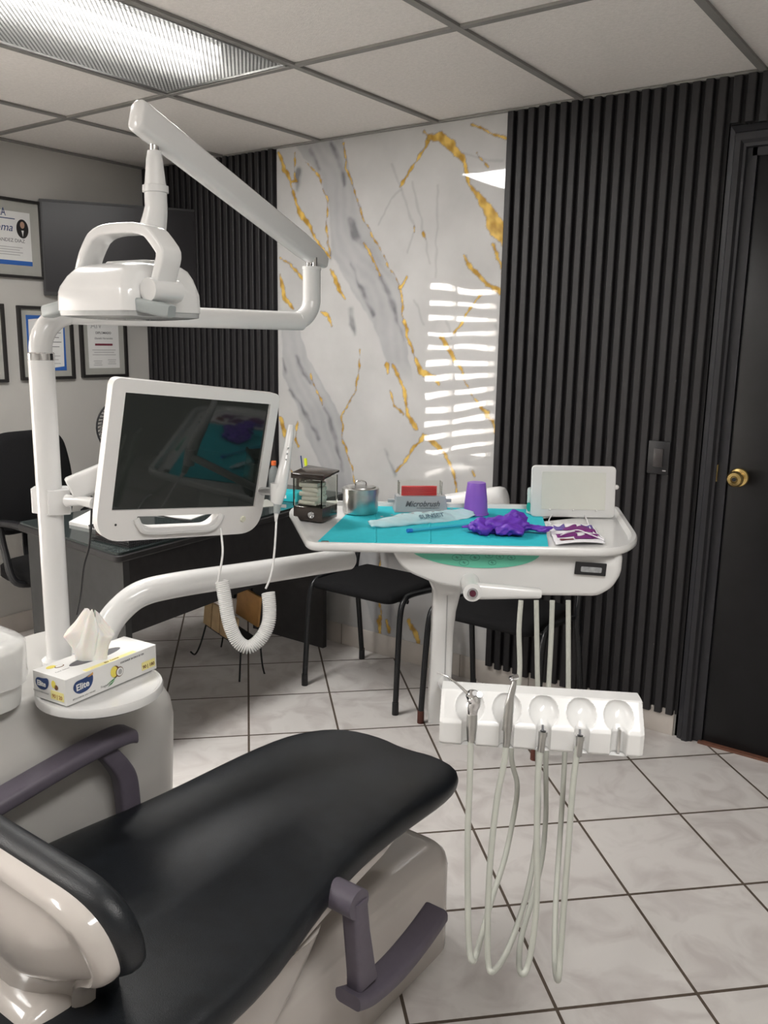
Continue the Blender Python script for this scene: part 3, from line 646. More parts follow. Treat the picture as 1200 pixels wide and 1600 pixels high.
decal('count_label', rr(.036, .017, .001, 2), paleyellow, tx, longf(.202, .016)); text('count_lettering', '90 | 180', .0095, brown, tx, longf(.202, .014) @ T(0, 0, .0005), bold=.0002)
decal('count_label', rr(.036, .017, .001, 2), paleyellow, tx, endf(.024, .015)); text('count_lettering', '90 | 20', .010, wood2, tx, endf(.024, .013) @ T(0, 0, .0005), bold=.0002)
text('small_lettering', 'PAÑUELOS DESECHABLES', .0038, palegrey, tx, endf(.070, .013))
decal('coconut_print', ellipse(.0055, .0075), yellow, tx, endf(.033, .036)); decal('coconut_print', ellipse(.005, .005), brown, tx, endf(.026, .031))
decal('yellow_strip', rr(.125, .011, .001, 2), paleyellow, tx, topf(.112, .0075)); text('small_lettering', 'Elite  Coconut', .006, brown, tx, topf(.115, .0075) @ T(0, 0, .0005))
decal('coconut_print', ellipse(.010, .007), yellow, tx, topf(.028, .075)); decal('coconut_print', ellipse(.010, .006), brown, tx, topf(.040, .066)); decal('coconut_print', ellipse(.008, .0045), paper, tx, topf(.040, .066) @ T(0, 0, .0005))
text('small_lettering', 'Facial tissues', .006, palegrey, tx, topf(.03, .045))
# the pulled tissue: a pleated, pinched sheet rising from the slot, corners falling out to both sides
def tissue(seed, prof, sc=1.0, lean=0.0):
    rg = random.Random(seed); ph = [rg.uniform(0, 6.28) for _ in range(8)]; o = tm @ V((tl / 2 - .012, tw / 2 + .002, th - .003)); cr_ = V((R_[0], R_[1], 0)).normalized(); cf = V((F_[0], F_[1], 0)).normalized(); secs = []
    for k in range(31):
        v = k / 30; rx, ry, cx_ = [np.interp(v, prof[0], q_) for q_ in prof[1:4]]; sec = []
        for j in range(72):
            a = 2 * PI * j / 72; pl_ = 1 + (.05 + .20 * v) * (math.sin(5 * a + ph[0] + v * .8) * .6 + math.sin(9 * a + ph[1] - v) * .4 + .25 * math.sin(17 * a + ph[2]))
            sx_ = math.copysign(abs(math.cos(a)) ** .8, math.cos(a)); tip = abs(math.cos(a)) ** 6
            z = v * .098 * sc + .009 * v * math.sin(3 * a + ph[3]) - .014 * tip * v
            sec.append(o + cr_ * (cx_ + rx * sx_ * (.8 + .2 * pl_)) + cf * (ry * math.sin(a) * pl_ + lean * v) + V((0, 0, z)))
        secs.append(sec)
    b = B(); b.loft(secs, cap=False); return b.build('tissue', tissue_m, tx, ang=180)
tissue(2, ([0, .15, .35, .50, .58, .75, .9, 1], [.031, .032, .037, .045, .050, .034, .022, .012], [.012, .012, .013, .014, .014, .011, .009, .004], [0, 0, -.001, -.002, -.002, 0, .001, .001]))
tissue(5, ([0, .3, .6, .8, .92, 1], [.024, .026, .024, .018, .014, .006], [.012, .015, .015, .012, .010, .003], [-.006, -.004, .004, .007, .008, .008]), .99, -.004)

# ---------------------------------------------------------------- operating light on its arm
ol_ = thing('operating_light', 'white overhead dental operating lamp with hoop handle, on a jointed arm above the monitor', 'operating light', (pole.x, pole.y, 1.385))
B().lathe([(.0250, 1.380), (.0262, 1.381), (.0262, 1.394), (.0240, 1.396)], pole, 36).build('chrome_ring', chrome, ol_)
tr = at(487, 500, 2.15); tr.z = 1.478; hd = V((tr.x - pole.x, tr.y - pole.y, 0)); hl = hd.length; hd.normalize(); R0 = .075
pts = [pole + V((0, 0, 1.39)), pole + V((0, 0, 1.400))] + [pole + hd * (R0 * (1 - math.cos(a))) + V((0, 0, 1.400 + R0 * math.sin(a))) for a in np.linspace(.15, PI / 2, 9)]
R1 = .055; z0 = 1.400 + R0
pts += [V((pole.x, pole.y, z0)) + hd * (hl * .5)] + [V((tr.x, tr.y, z0)) - hd * R1 + hd * (R1 * math.sin(a)) + V((0, 0, R1 * (1 - math.cos(a)))) for a in np.linspace(0, PI / 2, 9)] + [V((tr.x, tr.y, z0 + .125))]
b = B(); b.tube(pts, .0225, n=28, sub=3); b.build('tube_arm', white, ol_)
J = V((tr.x, tr.y, z0 + .125)); B().cyl(J, J + V((0, 0, .008)), .024).build('joint_collar', white, ol_)
b = B(); b.cyl(J + V((-.008, 0, 0)), J + V((-.008, 0, .03)), .008, n=16).cyl(J + V((.010, 0, 0)), J + V((.010, 0, .03)), .006, n=16); b.build('joint_pin', chrome, ol_)
A0 = at(503, 408, 2.17); A1 = at(212, 178, 1.56); ad = (A1 - A0); al = ad.length; fm = look(A0, ad, V((ad.y, -ad.x, 0)).normalized())
b = B(); b.loft([[(x * s1, y * s2, z) for x, y in rr(.036, .060, .014, 5)] for z, s1, s2 in ((-.01, .7, .5), (.02, .95, .8), (.10, 1, .96), (al - .012, 1, 1), (al - .003, .95, .96), (al, .80, .84))], fm); b.build('spring_arm', white, ol_, ang=50)
sp = at(241, 240, 1.615)
def zp(py): return at(241, py, 1.615).z
B().cyl((sp.x, sp.y, zp(250)), (sp.x, sp.y, zp(196)), .0095).build('stem_pin', chrome, ol_)
b = B(); b.lathe([(.0125, zp(236)), (.0155, zp(250)), (.0195, zp(283)), (.0205, zp(288)), (.0245, zp(289)), (.0245, zp(299)), (.021, zp(300)), (.021, zp(318))][::-1], (sp.x, sp.y, 0), 36); b.build('swivel_sleeve', white, ol_)
# lamp head frame: X along the long face (right end nearer), Y away, Z up
hy = YAW - math.radians(33); hc = at(203, 470, 1.62); Lw, Wd = .205, .190
hc.z = at(225, 485, 1.50).z; hm = xf(hc, hy)
hX = hm.to_3x3() @ V((1, 0, 0)); hY = hm.to_3x3() @ V((0, 1, 0))
el = V((sp.x, sp.y, 0)); b = B(); b.tube([(sp.x, sp.y, zp(312)), (sp.x, sp.y, zp(322)), V((sp.x, sp.y, zp(337))) - hX * .004, V((sp.x, sp.y, zp(356))) - hX * .012], [.021, .021, .023, .026], n=28); b.build('elbow', white, ol_)
body = [(0, 1.0, 1.0, 0, 0), (.004, 1.0, 1.0, 0, 0), (.034, .99, .985, 0, 0), (.044, .965, .96, 0, 0), (.066, .90, .88, 0, .004), (.080, .82, .78, 0, .008), (.087, .72, .64, 0, .014), (.090, .5, .4, 0, .018)]
b = B(); b.loft([[(x + dx, y + dy, z + .010 * (x / Lw) ** 1 * 0 - .020 * (x / (Lw / 2)) ** 2 * (z > .05) * .25) for x, y in rr(Lw * sx, Wd * sy, .022, 7)] for z, sx, sy, dx, dy in body], hm); b.build('lamp_housing', white, ol_, ang=45)
b = B(); b.loft([zs(rr(Lw * .985, Wd * .985, .022, 7), 0), zs(rr(Lw * .975, Wd * .975, .022, 7), -.009), zs(rr(Lw * .86, Wd * .86, .03, 7), -.012), zs(rr(Lw * .5, Wd * .5, .03, 7), -.015)], hm); b.build('lamp_lens', lampglass, ol_, ang=60)
b = B(); b.loft([[(x, y, z + .0) for x, y in rr(Lw * .62 * s, .050 * s, .012, 4)] for z, s in ((.070, 1), (.092, .97), (.096, .9))], hm @ T(-.02, .03, 0)); b.build('top_ridge', white, ol_, ang=50)
# hoop handle
hp = [V(p) for p in [(-.110, 0, .050), (-.100, 0, .078), (-.088, 0, .104), (-.070, 0, .128), (-.060, 0, .136), (-.042, 0, .143), (-.01, 0, .146), (.045, 0, .144), (.070, 0, .138), (.082, 0, .131), (.105, 0, .106), (.108, 0, .096), (.106, 0, .086), (.096, 0, .060), (.090, 0, .040)]]
P = smooth_path(hp, 2); b = B(); secs = []
for i, p in enumerate(P):
    t = (P[min(i + 1, len(P) - 1)] - P[max(i - 1, 0)]).normalized(); n_ = V((-t.z, 0, t.x)); secs.append([p + n_ * u * 1.0 + V((0, w, 0)) for u, w in rr(.019, .046, .004, 3)])
b.loft(secs, hm @ T(.026, -.030, 0) @ Matrix.Diagonal((1.06, 1, 1, 1))); b.build('hoop_handle', white, ol_, ang=50)
b = B(); b.cyl((.122, -.064, .036), (.122, .004, .036), .0205, m=hm); b.build('hoop_pivot', white, ol_)
for (hx, hyy, yaw_, s) in ((-.150, -.045, .0, -1.3), (.122, -.055, .25, 1.5)):
    b = B(); m_ = hm @ T(hx, hyy, .006) @ RZ(PI / 2 * 0 + yaw_) @ RY(.12 * s)
    b.loft([[(z, x, y) for x, y in rr(.030 * k, .024 * k, .005, 3)] for z, k in ((-.040, .9), (-.036, 1), (.034, 1), (.040, .82))], m_); b.build('side_handle', grey_pl, ol_, ang=50)


# ---------------------------------------------------------------- monitor on the pole
mc = V((-1.389, 1.228, 1.186)); ma = [V((.135, .985, -.104)).normalized(), V((-.981, .148, .127)), V((.141, .085, .986))]
ma[1] = (ma[1] - ma[0] * ma[1].dot(ma[0])).normalized(); ma[2] = ma[0].cross(ma[1])
MM = frame(mc, ma[0], ma[1], ma[2])              # x right, y into the monitor, z up
MF = frame(mc, ma[0], ma[2], ma[0].cross(ma[2])) # plate frame: x right, y up, z towards viewer
mo = thing('monitor', 'white framed flat monitor hung from the pole by a clamp arm, screen off', 'monitor', tuple(mc))
outer = round_outline([(-.2105, -.186), (.204, -.184), (.204, .145), (-.209, .147)], [.062, .06, .018, .018], 10)
scr = [(-.18, -.12), (.18, -.12), (.18, .12), (-.18, .12)]
slotl = round_outline([(-.124, -.134), (.084, -.134), (.060, -.159), (-.098, -.159)], [.006, .006, .018, .018])
b = B(); b.plate(outer, [scr, slotl], -.020, 0, MF); b.build('bezel', white2, mo, ang=40)
lip = inset(slotl, -.010); lip2 = [(p if p[1] > -.150 else p) for p in lip]
b = B(); b.tube([(-.124, -.138, .002), (-.115, -.154, .006), (-.095, -.165, .008), (0, -.166, .008), (.058, -.165, .008), (.080, -.152, .006), (.089, -.136, .002)], .0065, n=10, m=MF); b.build('carry_lip', white, mo)
b = B(); b.box((0, 0, -.008), (.362, .242, .004), MF); b.build('screen', screen_m, mo)
b = B(); b.prism(rr(.30, .20, .02, 4), -.058, -.019, MF, bev=.01); b.build('rear_housing', white2, mo)
b = B(); b.lathe([(.0075, 0), (.0075, .002), (.006, .004), (.001, .004)], m=MF @ T(.150, -.148, 0)); b.build('power_button', mat('ivory_button', (.72, .72, .60), .4, noise=.02), mo)
b = B(); b.lathe([(.0025, 0), (.0025, .0006)], m=MF @ T(-.168, -.150, 0), n=12); b.build('indicator', blackplastic, mo)
# clamp and arm
cz = at(85, 782, 1.78).z; cl = V((pole.x, pole.y, cz)); pm = xf(cl, YAW + .15)
b = B(); ob = [(-.036, -.006), (-.036, .030), (.030, .030), (.040, .012), (.046, -.026), (.004, -.036), (.004, -.027)]
b.prism(round_outline(ob, .003, 2), -.026, .026, pm, bev=.002); b.build('clamp', white, mo, ang=40)
b = B(); q0, q1 = at(105, 782, 1.74), at(146, 786, 1.72)
b.tube([q0, (q0 + q1) / 2 + V((0, 0, .002)), q1], [.013, .010, .012], n=12); b.build('clamp_arm', white, mo)
a0, a1 = at(118, 762, 1.735), MM @ V((-.10, .045, -.02)); ad = a1 - a0; fm = look(a0, ad, V((ad.y, -ad.x, 0)).normalized())
b = B(); b.loft([[(x * s1, y * s2, z) for x, y in rr(.032, .052, .008, 4)] for z, s1, s2 in ((-.012, .8, .9), (-.008, 1, 1), (ad.length, .9, .85))], fm); b.build('arm_cover', white, mo, ang=50)
b = B(); b.tube([at(143, 775, 1.73), at(143, 800, 1.735), at(140, 850, 1.74), at(131, 885, 1.745), at(126, 930, 1.76), at(120, 960, 1.78)], .0022, n=8); b.build('cable', blackplastic, mo)
b = B(); g0 = MM @ V((.198, .01, -.085)); g1 = at(432, 768, 1.80); b.tube([g0, (g0 + g1) / 2, g1], .009, n=12); b.cyl(g1 - V((0, 0, .022)), g1 + V((0, 0, .018)), .013); b.build('camera_holder', white, mo)

ic = thing('intraoral_camera', 'white pen shaped intraoral camera standing in the holder at the right of the monitor', 'intraoral camera', at(432, 790, 1.80))
b = B(); b.tube([at(455, 664, 1.81), at(453, 680, 1.81), at(447, 715, 1.805), at(441, 745, 1.80), at(437, 765, 1.80), at(433, 788, 1.80)], [.0065, .0078, .0092, .0125, .014, .0145, .009], n=20); b.build('body', white, ic)
b = B(); 
for k in range(5): p = at(450.5 - k * 1.6, 700 + k * 9, 1.793); b.sphere(p, .0018, n=8)
b.build('button', grey_pl, ic)
b = B(); b.cyl(at(433.5, 787, 1.80), at(432, 802, 1.80), .0085, .0065, 16); b.build('grey_sleeve', grey_pl, ic)
cord = [at(432, 802, 1.80), at(431, 830, 1.79), at(428, 870, 1.78), at(423, 900, 1.77), at(415, 920, 1.765)]
b = B(); b.cyl(at(432, 801, 1.80), at(431, 815, 1.795), .0055, .0025, 12); b.tube(cord, .0023, n=8)
U = smooth_path([at(419, 926, 1.76), at(421, 950, 1.755), at(419, 975, 1.75), at(407, 998, 1.745), at(388, 1011, 1.74), at(370, 1000, 1.735), at(358, 972, 1.73), at(352, 940, 1.73), at(347, 908, 1.73)], 30)
cum = [0]
for p, q_ in zip(U, U[1:]): cum.append(cum[-1] + (q_ - p).length)
turns = 72; pts = []
up = V((0, 0, 1)); camdir = V((F_[0], F_[1], 0)).normalized()
for i in range(turns * 12 + 1):
    s = cum[-1] * i / (turns * 12); j = min(np.searchsorted(cum, s, side='right') - 1, len(U) - 2); f = (s - cum[j]) / max(1e-9, cum[j + 1] - cum[j]); p = U[j].lerp(U[j + 1], f)
    t = (U[j + 1] - U[j]).normalized(); n1 = camdir - t * camdir.dot(t); n1.normalize(); n2 = t.cross(n1); a = 2 * PI * i / 12
    pts.append(p + n1 * math.cos(a) * .0125 + n2 * math.sin(a) * .0125)
b.tube(pts, .0022, n=6, smooth=False)
b.tube([at(340, 912, 1.73), at(342, 900, 1.73), at(346, 880, 1.735), at(348, 860, 1.74), at(346, 835, 1.75), at(345, 826, 1.76)], .0023, n=8)
b.build('coiled_cord', white, ic, ang=180)

# ---------------------------------------------------------------- delivery unit with tray
to_ = at(480, 850, z=1.03); dy_ = math.atan2(.353, .505); DM = xf((to_.x, to_.y, 0), dy_); DI = DM.inverted()
def onY(px, py, Y):     # photograph position on the unit's own vertical plane Y
    r = MC @ V(((px - 600) / FPX, 1, -(py - 800) / FPX)); n = DM.to_3x3() @ V((0, 1, 0)); o = V((0, 0, EYE)); p0 = DM @ V((0, Y, 0))
    return o + r * ((p0 - o).dot(n) / r.dot(n))
def loc(p): return DI @ p
du = thing('delivery_unit', 'white dental delivery unit with instrument tray, green keypad and hose holder', 'delivery unit', tuple(DM @ V((.33, .2, .92))))
tray = round_outline([(0, 0), (.62, 0), (.69, .10), (.735, .47), (-.03, .47), (-.085, .35)], [.03, .06, .08, .03, .05, .04], 6)
b = B(); b.loft([zs(inset(tray, .02), 1.0135), zs(inset(tray, .005), 1.0145), zs(tray, 1.019), zs(tray, 1.028), zs(inset(tray, .003), 1.032), zs(inset(tray, .012), 1.032), zs(inset(tray, .018), 1.0215), zs(inset(tray, .05), 1.020)], DM); b.build('tray', white, du, ang=50)
fo = [(612, 845), (614, 868), (623, 884), (640, 898), (680, 915), (740, 927), (840, 934), (937, 935), (960, 922), (974, 900), (979, 845)]
fl = [(lambda q: (q.x, min(q.z, 1.0150)))(loc(onY(x, y, .03))) for x, y in fo]; fl = round_outline(fl, .012, 3)
b = B(); fcx, fcz = .33, 1.015; b.loft([[(fcx + (x - fcx) * (1 - d / .34), Y, fcz + (z - fcz) * (1 - d / .12)) for x, z in fl] for Y, d in ((.030, .016), (.031, .011), (.036, .005), (.046, .001), (.06, 0), (.30, 0), (.32, .006), (.33, .02))], DM)
b.build('housing', white, du, ang=60)
# keypad membrane
mo_ = []
for k in range(25):
    a = PI + PI * k / 24; mo_.append((741 + 104 * math.cos(a), 860 + (861 - 858) * 0 - 28 * math.sin(a)))
kp = [(lambda q: (q.x, q.z))(loc(onY(x, y + (x - 741) * .055, .029))) for x, y in [(741 + 104 * math.cos(a), 857 + 30 * math.sin(a)) for a in np.linspace(0, PI, 25)]]
FD = DM @ Matrix(((1, 0, 0, 0), (0, 0, -1, .0295), (0, 1, 0, 0), (0, 0, 0, 1)))
b = B(); b.prism(kp, -.003, .0012, FD); kpd = b.build('keypad', mint, du)
for i, (x, y) in enumerate([(670, 860), (691, 862), (714, 871), (728, 863), (742, 871), (725, 879), (764, 868), (781, 870), (799, 871), (769, 879)]):
    q = loc(onY(x, y, .028)); rr_ = .0085 if 2 <= i <= 5 else .0068
    b = B(); b.tube([(q.x + rr_ * math.cos(a) * 1.15, q.z + rr_ * .75 * math.sin(a), .0016) for a in np.linspace(0, 2 * PI, 25)], .0004, n=5, smooth=False, m=FD)
    b.box((q.x, q.z, .0014), (rr_ * .7, .0012, .0006), FD).box((q.x - .001, q.z + .0018, .0014), (rr_ * .35, .0008, .0006), FD).box((q.x + .001, q.z - .0018, .0014), (rr_ * .4, .0008, .0006), FD); b.build('key_symbol', mintink, kpd)
q = loc(onY(922, 888, .03)); b = B(); b.prism(rr(.063, .026, .001, 2), 0, .004, FD @ T(q.x, q.z, .002) @ RZ(-.05), bev=.001); dp = b.build('display', blackplastic, du)
b = B(); b.prism(rr(.042, .011, .002, 3), 0, .003, FD @ T(q.x + .001, q.z - .001, .004) @ RZ(-.05)); b.build('display_window', mat('display_glass', (.30, .31, .32), .15, noise=.2, scale=120), dp)
# handle
q = loc(onY(738, 925, -.03)); b = B(); b.cyl((q.x, .06, q.z + .004), (q.x, -.035, q.z), .020, .0185, 32, m=DM); b.build('handle_pivot', white, du)
b = B(); b.cyl((q.x, -.034, q.z), (q.x, -.040, q.z), .0105, m=DM, n=24); b.build('handle_ring', chrome, du)
b = B(); b.cyl((q.x, -.0395, q.z), (q.x, -.0425, q.z), .0065, m=DM, n=20); b.build('brake_button', mat('plum_button', (.08, .015, .03), .25, noise=.05), du)
q2 = loc(onY(845, 927, -.02)); b = B(); P = [(q.x + (q2.x - q.x) * t, -.020, q.z + (q2.z - q.z) * t) for t in (0, .15, .4, .7, .97, 1)]
b.loft([[(p[0], p[1] + a, p[2] + c) for a, c in rr(.022, w, w * .4, 5)] for p, w in zip(P, (.034, .034, .030, .0245, .020, .015))], DM); b.build('handle', white, du, ang=50)
# pendant column
cs = []
for py, xl_, xr_ in ((905, 668, 735), (925, 677, 721), (957, 676, 713), (995, 675, 709), (1060, 672, 706), (1100, 670, 705), (1131, 669, 704)):
    l_, r_ = loc(onY(xl_, py, .10)), loc(onY(xr_, py, .10)); cs.append([(x, y, (l_.z + r_.z) / 2) for x, y in rr(r_.x - l_.x, .085, .012, 4, (l_.x + r_.x) / 2, .14)])
b = B(); b.loft(cs, DM); b.build('column', white, du, ang=50)
q_, q2_ = loc(onY(699, 930, .0975)), loc(onY(693, 1129, .0975)); b = B(); b.tube([(q_.x, .096, q_.z), ((q_.x + q2_.x) / 2, .096, (q_.z + q2_.z) / 2), (q2_.x, .096, q2_.z)], .0012, n=6, m=DM); b.build('column_seam', palegrey, du)
# rear arm that carries the tray
w0, w1 = at(640, 800, 2.42), at(772, 782, 2.30); ad = w1 - w0; fm = look(w0, ad, V((0, 0, 1)))
b = B(); b.loft([[(x * s, y * s, z) for x, y in rr(.072, .07, .03, 6)] for z, s in ((-.02, .96), (ad.length, 1), (ad.length + .02, .98), (ad.length + .032, .85), (ad.length + .036, .6))], fm); b.build('rear_arm', white, du, ang=50)
# film viewer standing at the right rear of the tray
vp = [onY(833, 721, .36), onY(966, 723, .36), onY(962, 795, .35), onY(832, 790, .35)]
vl, vr = loc(vp[3]), loc(vp[2]); vh = loc(vp[0]).z - vl.z
VFm = DM @ T((vl.x + vr.x) / 2, .36, 1.022) @ RX(-.12) @ Matrix(((1, 0, 0, 0), (0, 0, -1, 0), (0, 1, 0, 0), (0, 0, 0, 1)))
vw = (loc(vp[1]).x - loc(vp[0]).x); vhh = .124
b = B(); b.prism(rr(vw, vhh, .010, 4, 0, vhh / 2), -.012, .0, VFm, bev=.003); vb = b.build('film_viewer', white, du, ang=50)
b = B(); b.prism(rr(vw - .048, vhh - .034, .002, 2, 0, vhh / 2 + .002), 0, .0012, VFm); b.build('viewer_screen', viewer_m, vb)
for dx in (-.055, 0, .055): b = B(); b.box((dx, .018, .003), (.004, .004, .004), VFm, bev=.001); b.build('clip', white2, vb)
b = B(); b.sphere((vw / 2 + .003, vhh * .6, -.006), .006, VFm, n=12); b.build('viewer_switch', white2, vb)
b = B(); b.box((.012, .022, 1.0235), (.016, .012, .006), DM @ T(.02, .02, 0), bev=.001); b.build('tray_latch', steel, du)

# instrument holder
hL, hR = at(690, 1077, z=.89), at(1004, 1097, z=.89); hdv = hR - hL; HY = math.atan2(hdv.y, hdv.x); HL = hdv.length; HM = xf((hL.x, hL.y, .89), HY)
# profile, camera side first: top back edge -> fold -> bottom
P0, P1, P2 = V((.0, .0)), V((-.036, -.034)), V((-.038, -.078))
US = [HL * f for f in (.148, .333, .515, .700, .880)]
def prof(s):
    pts = [(0, V((.004, .0))), (.004, V((0, -.001))), (.047, V((-.034, -.033))), (.053, V((-.038, -.039))), (.088, V((-.036, -.072))), (.093, V((-.032, -.076)))]
    for (s0, a), (s1, c) in zip(pts, pts[1:]):
        if s <= s1: return a.lerp(c, (s - s0) / (s1 - s0))
    return pts[-1][1]
def hold(u, v):
    x = u * HL; s = v * .093; p = prof(s); d = 0
    for i, uc in enumerate(US):
        ex = (x - uc) / .0225; es = (s - .027) / (.0255); rr2 = ex * ex + es * es
        if rr2 < 1: d = max(d, .018 * (1 - rr2) ** .6)
        wch = .0115 if i < 4 else .0125
        if s > .036:
            e2 = abs(x - uc) / wch
            if e2 < 1: d = max(d, min(.016, .016 * (1 - e2 ** 4)))
    endr = max(0, .006 - min(x, HL - x)); edge = endr * .5
    return (x, p.x + d * .85 + edge, p.y - d * .35 * (s < .05))
b = B(); b.grid(hold, 210, 70, HM)
F0 = [prof(s) for s in np.linspace(0, .093, 15)]
for xe in (0, HL): 
    vv = [b._v((xe, p.x + .003, p.y), HM) for p in F0] + [b._v((xe, .045, -.072), HM), b._v((xe, .045, -.004), HM)]
    b.bm.faces.new(vv)
b.loft([[(x, .004, 0) for x in (0, HL)], [(x, .045, -.004) for x in (0, HL)], [(x, .045, -.072) for x in (0, HL)], [(x, -.032, -.076) for x in (0, HL)]], HM, cap=False, closed=False)
hb = b.build('instrument_holder', white, du, ang=50)
b = B(); b.box((US[4] + .0015, -.022, -.055), (.005, .014, .038), HM, bev=.0015); b.build('slot_clip', steel, hb)
ca = DM @ V((loc(onY(690, 1115, .14)).x, .12, at(690, 1115, 1.72).z)); cb = HM @ V((.035, .04, -.058)); b = B(); b.tube([ca, cb], .014, n=16, smooth=False); b.build('holder_bracket', white, du)

# hoses and handpieces, each hung in its scoop and looping back up to the unit
def hose(b, front, back, d0, d1):
    pts = [at(x, y, d0) for x, y in front]; n = len(back)
    pts += [at(x, y, d0 + (d1 - d0) * min(1, (i + 1) / (n * .5))) for i, (x, y) in enumerate(back)]
    b.tube(pts, .0047, n=12, sub=8)
hf = 1.285
hoses = [
 ([(736, 1140), (734, 1220), (731, 1300), (731, 1400), (733, 1480), (740, 1501)], [(752, 1463), (769, 1403), (789, 1340), (804, 1267), (808, 1225), (799, 1180), (806, 1110), (812, 1048), (811, 985), (814, 938)], 1.56),
 ([(793, 1140), (788, 1190), (776, 1253), (766, 1347), (762, 1440), (763, 1505), (771, 1517)], [(792, 1487), (813, 1431), (829, 1370), (840, 1290), (841, 1220), (840, 1179), (842, 1120), (840, 1070), (839, 1002), (838, 938)], 1.58),
 ([(846, 1165), (841, 1207), (839, 1300), (839, 1393), (834, 1459), (825, 1508), (816, 1522)], [(811, 1505), (815, 1463), (832, 1403), (847, 1340), (853, 1270), (853, 1190), (856, 1130), (857, 1078), (861, 1000), (863, 938)], 1.58),
 ([(903, 1165), (895, 1230), (888, 1323), (881, 1417), (876, 1487), (872, 1531)], [(867, 1505), (868, 1421), (874, 1323), (880, 1230), (883, 1170), (887, 1110), (888, 1060), (888, 1000), (888, 938)], 1.58)]
t = thing('air_water_syringe', 'steel air water syringe with thin angled nozzle, in the leftmost scoop of the holder', 'syringe', at(737, 1120, hf), 'handpieces hanging in the holder')
b = B(); b.tube([at(683, 1051, hf + .02), at(700, 1058, hf + .02), at(716, 1070, hf + .01), at(731, 1084, hf)], [.0011, .0012, .0018, .0024], n=10); b.build('nozzle', steel, t)
b = B(); b.tube([at(731, 1083, hf), at(738, 1088, hf), at(742, 1096, hf), at(739, 1108, hf), at(738, 1118, hf)], [.006, .0115, .0105, .0085, .0072], n=20); b.build('head', chrome, t)
b = B(); b.cyl(at(748, 1087, hf - .006), at(749, 1085, hf - .013), .0042, n=16); b.cyl(at(742, 1085, hf - .008), at(742, 1083, hf - .014), .0040, n=16); b.build('button', chrome, t)
b = B(); b.tube([at(738, 1116, hf), at(737, 1135, hf), at(736, 1158, hf)], [.0080, .0085, .0062], n=20); b.build('sleeve', steel, t)
b = B(); hose(b, hoses[0][0], hoses[0][1], hf, hoses[0][2]); b.build('hose', hose_m, t)
t = thing('dental_handpiece', 'slender steel turbine handpiece with small round head, second scoop of the holder', 'handpiece', at(793, 1110, hf), 'handpieces hanging in the holder')
b = B(); b.tube([at(804, 1064, hf), at(801, 1078, hf), at(797, 1095, hf), at(794, 1118, hf), at(792, 1141, hf)], [.0030, .0048, .0052, .0075, .0080, .0082], n=20); b.build('body', steel, t)
b = B(); b.cyl(at(798, 1060, hf - .004), at(808, 1057, hf + .004), .0040, n=16); b.cyl(at(796, 1061, hf - .004), at(798, 1060, hf - .004), .0012, n=8); b.build('turbine_head', chrome, t)
b = B(); b.cyl(at(793, 1140, hf), at(791, 1166, hf), .0066, .0056, n=20); b.build('coupling', steel, t)
b = B(); hose(b, hoses[1][0], hoses[1][1], hf, hoses[1][2]); b.build('hose', hose_m, t)
for i, (cx_, lab, cy_) in enumerate([(848, 'empty grey handpiece hose ending in a steel coupling, middle scoop of the holder', 1146), (906, 'empty grey handpiece hose ending in a steel coupling, second scoop from the right', 1153)]):
    t = thing('handpiece_hose', lab, 'hose', at(cx_, 1150, hf), 'handpieces hanging in the holder')
    b = B(); b.cyl(at(cx_, cy_, hf), at(cx_ - 3, cy_ + 28, hf), .0062, .0055, 20); b.cyl(at(cx_ + .5, cy_ - 3, hf), at(cx_, cy_ + 4, hf), .0068, .0068, 20); b.build('coupling', steel, t)
    b = B(); b.cyl(at(cx_ + .5, cy_ - 3.5, hf), at(cx_ + .6, cy_ - 4.5, hf), .0045, n=16); b.cyl(at(cx_, cy_ - 3, hf), at(cx_, cy_ - 13, hf + .006), .0016, n=8); b.build('port', darkmetal, t)
    b = B(); hose(b, hoses[2 + i][0], hoses[2 + i][1], hf, hoses[2 + i][2]); b.build('hose', hose_m, t)

# ---------------------------------------------------------------- things on the tray
TZ = 1.0215
def tp(px, py): p = at(px, py, z=TZ); return p
def tl_(px, py): return loc(at(px, py, z=TZ))
sheet = [tl_(*p) for p in ((495, 848), (530, 815), (550, 795), (562, 788), (610, 787), (842, 790), (852, 822), (857, 856), (700, 852), (600, 850))]
sheet_o = [(p.x, p.y) for p in sheet]
b = B(); b.prism(sheet_o, 1.0218, 1.0226, DM)
sh = b.build('paper_bib', teal, base=tp(670, 820)); tag(sh, 'turquoise paper bib spread over the tray under the instruments', 'paper bib')
for px in (587, 672):
    a_, c_ = tl_(px, 790), tl_(px, 849)
    B().loft([[(a_.x - .003, a_.y, 1.0226), (a_.x, a_.y, 1.0245), (a_.x + .003, a_.y, 1.0226)], [(c_.x - .003, c_.y, 1.0226), (c_.x, c_.y, 1.0245), (c_.x + .003, c_.y, 1.0226)]], DM).build('crease', teal, sh)
TZ = 1.023
